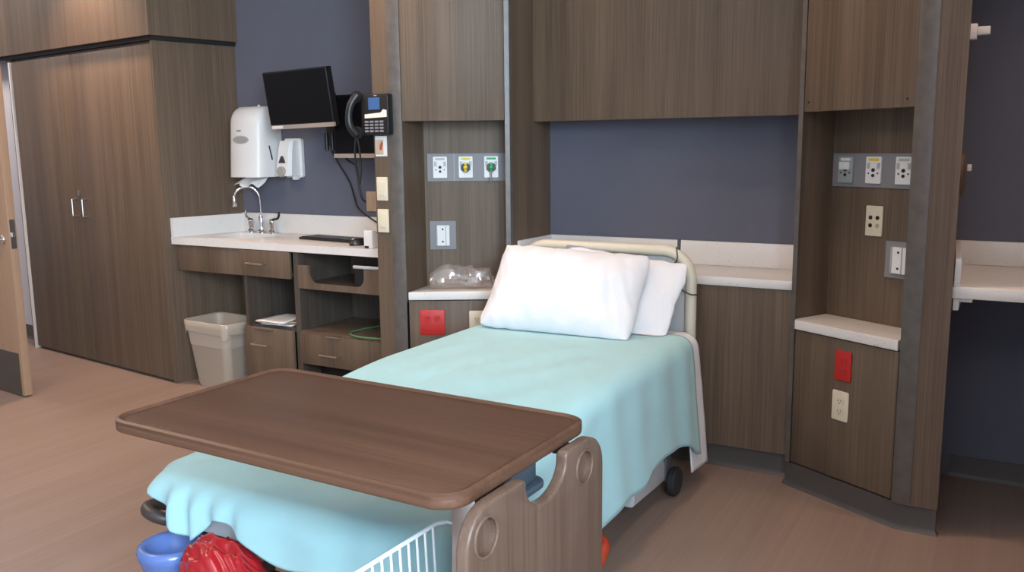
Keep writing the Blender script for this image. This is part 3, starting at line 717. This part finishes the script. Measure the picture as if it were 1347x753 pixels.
def waste_bin():
    cx, cy = -2.592, -.365; h = .39
    t = thing('waste_bin', 'tan square waste bin with a clear liner, under the sink', 'bin', (cx, cy, 0), R(-3))
    def ring(bm, hw, hd, r, z): return [bm.verts.new((x, y, z)) for x, y in rrect(-hw, hw, -hd, hd, r, 5)]
    bm = B(); rs = [ring(bm, .135, .095, .04, 0), ring(bm, .14, .10, .04, .02), ring(bm, .178, .128, .045, h - .05), ring(bm, .182, .132, .045, h - .045), ring(bm, .186, .135, .045, h), ring(bm, .182, .131, .042, h), ring(bm, .172, .122, .04, h - .05), ring(bm, .132, .092, .037, .012)]
    for a, b in zip(rs, rs[1:]):
        for k in range(len(a)): bm.faces.new([a[k], a[(k + 1) % len(a)], b[(k + 1) % len(b)], b[k]])
    bm.faces.new(rs[0][::-1]); bm.faces.new(rs[-1])
    obj('tub', bm, 'bin_tan', t)
    bm = B(); rs = []
    for i, (k, z) in enumerate(((.95, h - .14), (.985, h - .02), (1.01, h + .006), (1.035, h + .002), (1.028, h - .03), (1.012, h - .065))):
        ring = []
        for q, (x, y) in enumerate(rrect(-.186, .186, -.135, .135, .045, 8)):
            w = 1 + .012 * math.sin(q * 1.9 + i) * (i > 2) - (.05 if i == 0 else 0); dz = .02 * math.sin(q * .8) * (i == 5) - .012 * abs(math.sin(q * .45)) * (i == 5)
            ring.append(bm.verts.new((x * k * w, y * k * w, z + dz)))
        rs.append(ring)
    for a, b in zip(rs, rs[1:]):
        for k in range(len(a)): bm.faces.new([a[k], a[(k + 1) % len(a)], b[(k + 1) % len(b)], b[k]])
    l = obj('liner', bm, 'liner', t, angle=180)
waste_bin()

# clear bag of tubing in the niche of the tower by the sink
def clear_bag():
    t = thing('tubing_bag', 'crumpled clear plastic bag of tubing on the niche shelf', 'bag', TL.location, TL.rotation_euler.z)
    bm = B(); N, M_ = 26, 16; rings = []
    for i in range(N + 1):
        k = i / N; x = .135 + .30 * k; ring = []
        hz = .052 * (1 - .35 * k) * (.35 + .65 * math.sin(min(1, .18 + k * 3) * math.pi / 2)) + .01
        if k > .93: hz *= .6
        for j in range(M_):
            a = 2 * math.pi * j / M_; c, s_ = math.cos(a), math.sin(a)
            ny = .075 * abs(c) ** .8 * (1 if c > 0 else -1); nz = hz * (1 + s_ * (1.0 if s_ > 0 else .96))
            nn = noise.noise(Vector((x * 30, c * 2, s_ * 2 + 5)))
            ring.append(bm.verts.new((x + .012 * nn, .095 + ny * (1 + .25 * nn), .7045 + max(.0, nz + .012 * nn * (s_ > -.5)))))
        rings.append(ring)
    for a, b in zip(rings, rings[1:]):
        for j in range(M_): bm.faces.new([a[j], a[(j + 1) % M_], b[(j + 1) % M_], b[j]])
    bm.faces.new(rings[0][::-1]); bm.faces.new(rings[-1])
    obj('film', bm, 'clear_film', t, angle=25)
    for k, (x0, z, r) in enumerate(((.17, .725, .008), (.19, .745, .006))):
        obj('tubing', tube(B(), smooth_path([(x0, .06, z), (x0 + .08, .10, z + .012), (x0 + .16, .07, z - .004), (x0 + .2, .12, z + .006), (x0 + .12, .13, z), (x0 + .03, .11, z + .01)], 6), r, 8), 'clear_film', t)
    obj('valve', cyl(B(), (.31, .075, .74), (.34, .09, .742), .014, 14), 'grey_plastic', t)
clear_bag()

# ------------------------------------------------------------------ desk recess at the right
dk = thing('wall_desk', 'speckled white desk top with upstand in the recess right of the bed', 'desk')
ZD, YD = .885, -.64
obj('slab', box(B(), XE - .030, XB - .003, YD + .003, -.001, ZD - .04, ZD, bev=.003), 'solid_surface', dk)
obj('backsplash', box(B(), XE - .030, XB - .003, -.02, -.001, ZD + .0005, .98, bev=.002), 'solid_surface', dk)
obj('side_splash', prism(B(), [(XE + .003, YD + .005), (XE + .021, YD + .005), (XE - .012, -.0205), (XE - .030, -.0205)], ZD + .0005, .98, bev=.002), 'solid_surface', dk)
bm = B(); box(bm, XE + .003, XE + .02, YD + .03, -.05, ZD - .085, ZD - .0405); box(bm, XE + .0205, XE + .06, YD + .03, -.05, ZD - .055, ZD - .0405)
obj('cleat', bm, 'white_plastic', dk)
hk = thing('coat_hook', 'white hook block high on the tower side panel by the desk', 'hook', (XE - .0315, -.40, 1.715))
obj('plate', box(B(), 0, .042, -.02, .02, 0, .052, bev=.002), 'white_plastic', hk)
obj('peg', box(B(), .0425, .082, -.013, .013, .014, .042, bev=.003), 'white_plastic', hk)
hk = thing('side_bumper', 'rounded wood-toned plate with white button on the tower side', 'plate', (XE - .0315, -.40, 1.16))
bm = B(); lathe(bm, [(.075, .0), (.075, .030), (.06, .036), (.03, .040)], (0, 0, .09), 32, 'X')
obj('disc', bm, 'wood_vertical', hk)
obj('button', box(B(), .0405, .054, -.012, .012, .105, .128, bev=.002), 'white_plastic', hk)

# ------------------------------------------------------------------ bed
BX, HW, YH, YFT = -.15, .43, -.50, -2.44
def ztop(y):
    k = max(0, min(1, (-1.40 - y) / 1.0)); k = k * k * (3 - 2 * k); return .615 - .085 * k
def drop_curve(d, r=.06, flare=.10):
    q = r * math.pi / 2
    if d < q: a = d / r; return r * math.sin(a), r * (1 - math.cos(a))
    return r + (d - q) * flare, r + (d - q)
def cloth_grid(name, label, cat, mat, s0, s1, t0, t1, nx, ny, lift=.006, hemfn=None, ripple=.012, wrinkle=.004, seed=0, yfoot=YFT, hw=HW, footfn=None):
    bm = B(); uv = bm.loops.layers.uv.new('UVMap'); g = []; U = {}
    for i in range(nx + 1):
        col = []
        for j in range(ny + 1):
            t1_ = t1 + (footfn(s0 + (s1 - s0) * i / nx) if footfn else 0)
            ty = t0 + (t1_ - t0) * j / ny
            a, b = s0, s1
            if hemfn: a, b = hemfn(ty, s0, s1)
            s = a + (b - a) * i / nx; y = ty
            cs = max(-hw, min(hw, s)); cy = max(yfoot, y)
            os_, ot = s - cs, cy - y
            d = math.hypot(os_, ot)
            zt_ = ztop(cy) + lift
            w = noise.noise(Vector((s * 5 + seed, y * 2.2, 1.3))) * .6 + noise.noise(Vector((s * 11, y * 5 + s * 9, seed + 4.1))) * .4
            if d < 1e-6:
                e = min(1, (hw - abs(s)) / .1)
                p = Vector((BX + s, y, zt_ + wrinkle * w * e + .002 * e))
            else:
                ux, uy = os_ / d, -ot / d
                off, dr_ = drop_curve(d)
                fold = min(1, max(0, (d - .03) / .12))
                ph = (y * 1.0) * (abs(ux)) * 11 + (s * 14) * abs(uy) + math.atan2(ot, abs(os_) + 1e-6) * 6
                off += ripple * fold * math.sin(ph + 2.0 * noise.noise(Vector((y * 2, s * 2, seed)))) * (.5 + .8 * math.exp(-((s + hw) / .16) ** 2) * (ot > .001)) + .004 * w * min(1, d / .1)
                p = Vector((BX + cs + ux * off, cy + uy * off, zt_ - dr_))
            v = bm.verts.new(p); U[v] = (s, y); col.append(v)
        g.append(col)
    for i in range(nx):
        for j in range(ny):
            fc_ = bm.faces.new([g[i][j], g[i + 1][j], g[i + 1][j + 1], g[i][j + 1]])
            for l in fc_.loops: l[uv].uv = U[l.vert]
    bmesh.ops.recalc_face_normals(bm, faces=bm.faces)
    o = obj(name, bm, mat, angle=180)
    md = o.modifiers.new('thick', 'SOLIDIFY'); md.thickness = .005; md.offset = 0
    return tag(o, label, cat)
def make_blanket():
    hw, rc, r, y0 = .40, .09, .065, -.63
    bm = B(); uv = bm.loops.layers.uv.new('UVMap'); U = {}
    ys = [y0 + (YFT + rc - y0) * k / 110 for k in range(111)] + [YFT + rc - rc * math.sin(R(a)) for a in range(6, 91, 6)]
    NX = 60; rows = []
    for y in ys:
        ex = 0 if y > YFT + rc else rc - math.sqrt(max(0, rc * rc - (YFT + rc - y) ** 2))
        w = hw - ex; row = []
        for i in range(NX + 1):
            q = i / NX * 2 - 1; x = w * q
            e = min(1, (1 - abs(q)) * 4) * min(1, (y - YFT) / .1 + .02)
            n_ = .6 * noise.noise(Vector((x * 4 + y * 1.5, y * 2.0, 4.3))) + .5 * noise.noise(Vector((x * 9 - y * 5, y * 3 + x * 5, 1.1))) + .25 * noise.noise(Vector((x * 30 + y * 18, y * 9, 2.2)))
            z = ztop(y) + .006 + .014 * e * (n_ + .15) * max(0, min(1, (-.90 - y) / .15))
            v = bm.verts.new((BX + x, y, z)); U[v] = (x, y); row.append(v)
        rows.append(row)
    def quad(a, b, c, d):
        f_ = bm.faces.new([a, b, c, d])
        for l in f_.loops: l[uv].uv = U[l.vert]
    for a, b in zip(rows, rows[1:]):
        for i in range(NX): quad(a[i], a[i + 1], b[i + 1], b[i])
    # boundary: down the left side, across the foot, up the right side, with outward directions
    bd = []
    def nrm(x, y):
        if y > YFT + rc: return Vector((1 if x > 0 else -1, 0))
        cx = max(-(hw - rc), min(hw - rc, x)); d = Vector((x - cx, y - (YFT + rc))); return d.normalized() if d.length > 1e-6 else Vector((0, -1))
    for row in rows[:-1]: bd.append(row[0])
    bd += rows[-1][:]
    for row in rows[-2::-1]: bd.append(row[-1])
    p = 0; prev = None; rings = []; NS = 26
    for v in bd:
        x, y = v.co.x - BX, v.co.y
        if prev is not None: p += (v.co.xy - prev).length
        prev = v.co.xy.copy(); n_ = nrm(x, y)
        g = lambda c, w_, t: math.exp(-((t - c) / w_) ** 2)
        k = max(0, -n_.y)                                        # 1 on the foot side
        if x < 0 and k < .999: Ls = .062 + .05 * k
        else: Ls = .062
        Lf = .150 + .012 * g(-.24, .05, x) - .045 * g(-.13, .06, x) - .07 * g(-.40, .09, x) + .03 * max(0, min(1, (x - 0) / .3)) + .015 * math.sin(x * 21)
        Lr = .425 + .07 * g(-.63, .12, y) + .010 * math.sin(y * 8) + .006 * math.sin(y * 19) - .02 * g(-1.0, .2, y)
        side = Lr if x > 0 else Ls
        Lt = side * (1 - k) + Lf * k if x < 0 or k > .999 else side * (1 - k) + Lf * k
        cl = math.hypot(x + .36, y - YFT) ; near = math.exp(-(cl / .22) ** 2)
        amp = .004 + .016 * near if x < 0 or k > .5 else .0035 + .004 * g(-.7, .25, y)
        wl_ = .078 if near > .15 else .23
        ph = 2 * math.pi * p / wl_ + 1.5 * noise.noise(Vector((p * 3, 0, 0)))
        ring = [v]
        for j in range(1, NS + 1):
            d = Lt * j / NS; off, dz = drop_curve(d, r, .10 if x > 0 and k < .5 else .04)
            fo = min(1, max(0, (d - .02) / .09)); off += amp * fo * math.sin(ph) + .003 * fo * noise.noise(Vector((p * 9, d * 9, 7)))
            dz += .008 * fo * noise.noise(Vector((p * 4, d * 3, 3)))
            w_ = bm.verts.new((v.co.x + n_.x * off, v.co.y + n_.y * off, v.co.z - dz)); U[w_] = (U[v][0] + n_.x * d, U[v][1] + n_.y * d); ring.append(w_)
        rings.append(ring)
    for a, b in zip(rings, rings[1:]):
        for j in range(NS): quad(a[j], a[j + 1], b[j + 1], b[j])
    o = obj('blanket', bm, 'aqua_blanket', angle=180)
    md = o.modifiers.new('thick', 'SOLIDIFY'); md.thickness = .005; md.offset = 0
    tag(o, 'pale aqua woven blanket draped over the hospital bed', 'blanket')
make_blanket()
def hem_s(y, a, b): return a, b - .05 * (-.55 - y)
cloth_grid('bed_sheet', 'white cotton sheet hanging down at the head corner of the bed', 'sheet', 'white_cotton', -.385 - .12, .385 + .56, -.515, -.70, 110, 14, lift=-.005, hemfn=hem_s, wrinkle=0, ripple=.006, seed=9, hw=.385)

bed = thing('hospital_bed', 'hospital bed with cream tubular headboard and black casters', 'bed', (BX, -1.45, 0))
def bl(p): return (p[0] - BX, p[1] + 1.45, p[2])
def slab_follow(name, x0, x1, y0, y1, up, down, mat, ny=30, rad=.035):
    bm = B(); rings = []
    prof = rrect(x0, x1, down, up, rad, 5)
    for j in range(ny + 1):
        y = y0 + (y1 - y0) * j / ny; e = min(j, ny - j); sh = .0 if e else .012
        rings.append([bm.verts.new(bl((BX + x * (1 - sh * 1.2), y, ztop(y) + z - (sh if z > (up + down) / 2 else -sh)))) for x, z in prof])
    for a, b in zip(rings, rings[1:]):
        for k in range(len(a)): bm.faces.new([a[k], a[(k + 1) % len(a)], b[(k + 1) % len(b)], b[k]])
    bm.faces.new(rings[0][::-1]); bm.faces.new(rings[-1]); return obj(name, bm, mat, bed)
slab_follow('mattress', -HW + .022, HW - .022, -2.425, -.49, -.008, -.16, 'white_cotton')
slab_follow('deck', -HW + .03, HW - .03, -2.39, -.49, -.165, -.21, 'bed_frame_dark', rad=.01)
yb = -.455; x0, x1 = -.54, .24
hp = []
zc_ = .935; rr = .12
hp.append((x1, yb, .28)); hp.append((x1, yb, zc_ - rr))
hp += [(x1 - rr + rr * math.cos(R(a)), yb, zc_ - rr + rr * math.sin(R(a))) for a in range(10, 91, 10)]
hp += [(x0 + rr + rr * math.cos(R(a)), yb, zc_ - rr + rr * math.sin(R(a))) for a in range(90, 171, 10)]
hp += [(x0, yb, zc_ - rr), (x0, yb, .28)]
hb = obj('headboard', tube(B(), [bl(p) for p in hp], .024, 14), 'headboard_cream', bed)
bm = B(); out = [(x1, .36)] + [(x1 - rr + rr * math.cos(R(a)), zc_ - rr + rr * math.sin(R(a))) for a in range(0, 91, 15)] + [(x0 + rr + rr * math.cos(R(a)), zc_ - rr + rr * math.sin(R(a))) for a in range(90, 181, 15)] + [(x0, .36)]
prism(bm, [(x - BX, z) for x, z in out], yb + 1.45 + .004, yb + 1.45 + .014, SW)
obj('panel', bm, 'bed_grey', hb)
obj('grip_plate', box(B(), .02, .11, yb + 1.45 - .004, yb + 1.45 + .0035, .865, .90, bev=.001), 'rail_grey', hb)
obj('iv_socket', cyl(B(), bl((.185, yb + .0, .935)), bl((.185, yb + .005, .985)), .007, 10), 'handle_brown', hb)
obj('call_cord', tube(B(), [bl(p) for p in smooth_path([(.185, yb - .03, .955), (.188, yb - .03, .90), (.15, yb - .03, .86), (.185, yb - .032, .80), (.242, yb - .028, .765), (.268, yb - .0, .76)], 6)], .003, 8), 'handle_brown', hb)
bm = B(); box(bm, -.33, .30, -.60, .55, .13, .19, bev=.01); obj('base_frame', bm, 'bed_grey', bed)
for y in (-.45, .45): obj('lift_column', box(B(), -.10, .10, y - .08, y + .08, .19, ztop(y - 1.45) - .205, bev=.006), 'bed_grey', bed)
obj('base_cover', prism(B(), [(.36, .075), (.68, .06), (.72, .10), (.66, .18), (.38, .19)], .35, .40, Matrix(((0, 0, 1, 0), (1, 0, 0, 0), (0, 1, 0, 0), (0, 0, 0, 1))), .012), 'bed_grey', bed)
for x in (-.37, .412):
    for y in (-.68, .715):
        c = obj('caster', box(B(), x - .038 if x > 0 else x - .02, x - .004 + (.024 if x < 0 else 0), y - .03, y + .03, .06, .16, bev=.008), 'bed_frame_dark', bed)
        bm = B(); lathe(bm, [(.03, -.018), (.052, -.016), (.058, -.008), (.058, .008), (.052, .016), (.03, .018)], (x + .018, y, .058), 28, 'X'); obj('wheel', bm, 'rubber', c)
bm = B(); tube(bm, smooth_path([(.39, -.02, .14), (.43, -.035, .135), (.46, -.045, .125), (.468, -.085, .105), (.468, -.12, .09)], 5), [.012] * 6 + [.016] * 6 + [.02] * 6 + [.023, .021, .012], 14)
obj('brake_pedal', bm, 'pedal_red', bed)
obj('pedal_rod', cyl(B(), (.29, -.02, .145), (.395, -.02, .142), .012, 12), 'bed_frame_dark', bed)
bm = B(); ring = [bl((-.565 + .055 * math.cos(a), -2.41 + .06 * math.sin(a), .400 - .02 * math.sin(a + .6))) for a in [2 * math.pi * k / 28 for k in range(28)]]
tube(bm, ring, .017, 12, closed=True); obj('push_handle', bm, 'handle_brown', bed)
obj('foot_cord', tube(B(), [bl(p) for p in smooth_path([(.15, -2.37, .325), (.22, -2.47, .325), (.30, -2.57, .36), (.36, -2.565, .44), (.42, -2.52, .45), (.455, -2.46, .38), (.45, -2.42, .25), (.43, -2.38, .12)], 6)], .005, 8), 'black_plastic', bed)

PN = Vector((0, -math.sin(R(54)), math.cos(R(54)))); PC = Vector((-.055, -.582, .750)); Z_REST, Y_REST = .6265, -.494
def pillow(label, loc, rot, a, b, T, seed, pinch=.07, front=True):
    bm = B(); uv = bm.loops.layers.uv.new('UVMap'); N, M_ = 64, 48; U = {}
    sides = []
    for sg in (1, -1):
        g = []
        for i in range(N + 1):
            row = []
            for j in range(M_ + 1):
                u, v = i / N * 2 - 1, j / M_ * 2 - 1
                u2, v2 = math.sin(u * math.pi / 2), math.sin(v * math.pi / 2)
                x = a * u2 * (1 - pinch * (1 - v2 * v2)) ; y = b * v2 * (1 - pinch * 1.2 * (1 - u2 * u2))
                cr = 1 - .09 * (u2 * v2) ** 4; x *= cr; y *= cr
                prof = (max(0, 1 - abs(u2) ** 2.6) ** .55) * (max(0, 1 - abs(v2) ** 2.6) ** .55)
                q = Vector((x * 7, y * 7, seed))
                wr_ = noise.noise(q) * .20 + .12 * noise.noise(q * 2.3) - .30 * abs(noise.noise(Vector((x * 26 + y * 9, y * 6, seed * 2)))) * (1.3 - prof)
                edge = min(1, max(1 - abs(u), 1 - abs(v)))
                z = sg * T * prof * (1 + wr_) + .004 * noise.noise(Vector((x * 20, y * 20, seed)))
                z += .016 * (abs(u2) ** 4) * (abs(v2) ** 4)
                x += .006 * noise.noise(Vector((y * 22, seed, 1))) * abs(u2) ** 3; y += .006 * noise.noise(Vector((x * 22, seed, 8))) * abs(v2) ** 3
                vtx = bm.verts.new((x, y, z)); U[vtx] = (x, y); row.append(vtx)
            g.append(row)
        for i in range(N):
            for j in range(M_):
                q = [g[i][j], g[i + 1][j], g[i + 1][j + 1], g[i][j + 1]]
                f_ = bm.faces.new(q if sg > 0 else q[::-1])
                for l in f_.loops: l[uv].uv = U[l.vert]
    bmesh.ops.remove_doubles(bm, verts=bm.verts, dist=.0012)
    Mp = Matrix.Translation(loc) @ Euler(rot).to_matrix().to_4x4(); Mi = Mp.inverted()
    for v in bm.verts:
        p = Mp @ v.co; k = (p - PC).dot(PN)
        if front and k < .044: p += PN * (.044 - k)
        if not front and k > .040: p -= PN * (k - .040)
        p.y = min(p.y, Y_REST); p.z = max(p.z, Z_REST)
        k = (p - PC).dot(PN)                       # lifting off the bed must not push the back pillow into the front one
        if not front and k > .040: p.y += (k - .040) / -PN.y
        if front and k < .044: p.y -= (.044 - k) / -PN.y
        p.y = min(p.y, Y_REST); v.co = Mi @ p
    o = obj('pillow', bm, 'white_cotton', angle=180); o.location = loc; o.rotation_euler = rot
    return tag(o, label, 'pillow')
pillow('plump white pillow in front, propped up against the headboard', (-.215, -.705, .773), (R(50), R(2), R(4)), .345, .215, .108, 2.0)
pillow('white open pillowcase end behind the front pillow, shaped as a second pillow touching the headboard', (-.055, -.582, .750), (R(58), R(6), R(-4)), .30, .205, .055, 11.0, front=False)  # pillow shape stands in for the open end of the front pillowcase

# ------------------------------------------------------------------ overbed table
tb = thing('overbed_table', 'brown wood overbed table with notched side panel', 'table', (.203, -2.577, 0), R(-1.6))
TX, TY, TZ = .436, .246, .825
top = obj('table_top', prism(B(), rrect(-TX, TX, -TY, TY, .055, 10), TZ - .026, TZ - .004, bev=.006), 'table_wood', tb)
bm = B(); o_ = rrect(-TX, TX, -TY, TY, .055, 10); i_ = rrect(-TX + .017, TX - .017, -TY + .017, TY - .017, .04, 10)
lv = [(o_, TZ - .009), (o_, TZ - .002), ([(a * .6 + c * .4, b * .6 + d * .4) for (a, b), (c, d) in zip(o_, i_)], TZ + .001), (i_, TZ - .0035)]
rs = [[bm.verts.new((x, y, z)) for x, y in pts] for pts, z in lv]
for a, b in zip(rs, rs[1:]):
    for k in range(len(a)): bm.faces.new([a[k], a[(k + 1) % len(a)], b[(k + 1) % len(b)], b[k]])
obj('raised_rim', bm, 'table_wood', top)
# side panel with a scooped notch and two oval finger holes; drawn in y,z
px0, px1 = TX + .006, TX + .030
def arc(cx, cz, r, a0, a1, n=8): return [(cx + r * math.cos(R(a0 + (a1 - a0) * k / n)), cz + r * math.sin(R(a0 + (a1 - a0) * k / n))) for k in range(n + 1)]
ya, ybk, zp = -TY - .005, TY - .005, .806
nr = .074; nc = .007
outl = [(ya, .10), (ybk, .10)] + arc(ybk - .07, zp - .07, .07, 0, 90) + arc(nc + nr + .012, zp - .012, .012, 90, 180, 4) + \
       [(nc + nr * math.cos(R(a)), zp - .016 - .050 * math.sin(R(a))) for a in range(0, 181, 10)] + arc(nc - nr - .012, zp - .012, .012, 0, 90, 4) + arc(ya + .07, zp - .07, .07, 90, 180)
YZ = Matrix(((0, 0, 1, 0), (1, 0, 0, 0), (0, 1, 0, 0), (0, 0, 0, 1)))
bm = B(); prism(bm, outl, px0, px1, YZ, .005)
pn = obj('side_panel', bm, 'table_panel_wood', tb)
md = pn.modifiers.new('finger_holes', 'BOOLEAN'); md.operation = 'DIFFERENCE'; md.solver = 'EXACT'
bm = B()
HOLES = [(ya + .054, zp - .054), (ybk - .086, zp - .052)]
for cy, cz in HOLES: prism(bm, [(cy + .032 * math.cos(2 * math.pi * k / 28), cz + .032 * math.sin(2 * math.pi * k / 28)) for k in range(28)], px1 - .013, px1 + .02, YZ)
bmesh.ops.recalc_face_normals(bm, faces=bm.faces)
me = bpy.data.meshes.new('cutter'); bm.to_mesh(me); bm.free(); cut = bpy.data.objects.new('cutter', me); COL.objects.link(cut); cut.parent = tb
md.object = cut
bpy.context.view_layer.update(); dg = bpy.context.evaluated_depsgraph_get()
nm = bpy.data.meshes.new_from_object(pn.evaluated_get(dg)); pn.modifiers.clear(); pn.data = nm; bpy.data.objects.remove(cut)
for cy, cz in HOLES:
    lip = [(px1 + .0005, cy + .0335 * math.cos(2 * math.pi * k / 32), cz + .0335 * math.sin(2 * math.pi * k / 32)) for k in range(32)]
    obj('finger_hole_lip', tube(B(), lip, .0028, 8, closed=True), 'table_panel_wood', pn)
# mechanism under the top
obj('slide_housing', prism(B(), rrect(TX - .14, TX - .01, -.05, .05, .02, 5), TZ - .064, TZ - .0275, bev=.004), 'slate_plastic', tb)
obj('release_lever', prism(B(), rrect(TX - .07, TX + .005, -.09, .06, .03, 6), TZ - .078, TZ - .0645, bev=.004), 'slate_plastic', tb)
for y in (-.115, .135): obj('bracket', box(B(), TX - .02, TX + .012, y - .02, y + .02, TZ - .04, TZ - .0265, bev=.002), 'black_plastic', tb)
obj('column', box(B(), TX - .065, TX - .015, -.16, -.12, .10, TZ - .027, bev=.005), 'nickel', tb)
for y in (-.19, .19): obj('foot', box(B(), -.28, px1, y - .025, y + .025, .05, .098, bev=.01), 'bed_grey', tb)
for y in (-.19, .19):
    for x in (-.25, TX - .01):
        c = obj('caster', cyl(B(), (x, y, .04), (x, y, .05), .012, 12), 'bed_frame_dark', tb)
        obj('wheel', cyl(B(), (x - .01, y, .025), (x + .01, y, .025), .025, 20), 'rubber', c)
# wire basket hung on the inner side of the panel
bk = obj('basket', tube(B(), [(TX - .20, -.27, .655), (TX - .20, -.02, .655), (TX - .185, .0, .655), (TX + .002, .0, .655), (TX + .002, -.30, .655), (TX - .185, -.30, .655)], .0042, 8, closed=True), 'wire_white', tb)
bx_, by_ = TX - .20, TX + .002
zb_ = .50
for y in [-.285 + .0255 * k for k in range(11)]:
    obj('wire', tube(B(), [(bx_, y, .655), (bx_ + .006, y, zb_ + .01), (bx_ + .016, y, zb_), (by_, y, zb_)], .0026, 6), 'wire_white', bk)
for x in [bx_ + .028 + .029 * k for k in range(6)]:
    obj('wire', tube(B(), [(x, .0, .655), (x, -.006, zb_ + .01), (x, -.016, zb_), (x, -.30, zb_), (x, -.30, .655)], .0026, 6), 'wire_white', bk)

# ------------------------------------------------------------------ under the foot of the bed
def pail():
    t = thing('blue_pail', 'glossy blue plastic pail standing under the foot of the bed', 'pail', (-.455, -2.50, 0))
    bm = B(); lathe(bm, [(.055, 0), (.058, .004), (.072, .30), (.078, .335), (.084, .347), (.086, .360), (.083, .372), (.073, .377), (.060, .369), (.050, .343), (.03, .328), (.001, .322)], seg=40, cap1=False)
    obj('tub', bm, 'blue_plastic', t, angle=80)
pail()
def bag():
    bm = B(); bmesh.ops.create_icosphere(bm, subdivisions=6, radius=1)
    for v in bm.verts:
        d = v.co.copy()
        n1 = noise.noise(Vector((d.x * 1.6, d.y * 1.6, d.z * 1.0 + 3)))
        cre = abs(noise.noise(Vector((d.x * 2.6 + d.z * 3.2, d.y * 2.4, d.z * 1.6 - d.x * 1.2)))) + .35 * abs(noise.noise(Vector((d.x * 5 + d.z * 7, d.y * 5, d.z * 3 - d.x * 3))))
        k = 1 + .10 * n1 - .22 * cre
        z = d.z * k
        x = d.x * .235 * k; y = d.y * .10 * k
        z = .240 + .240 * (abs(z) ** .75) * (1 if z > 0 else -1)
        v.co = (x, y, max(.002, z - .13 * max(0, d.x + .45)))
    o = obj('red_bag', bm, 'red_bag', angle=180); o.location = (-.16, -2.535, 0)
    tag(o, 'shiny crumpled red plastic bag bulging below the blanket', 'bag')
bag()
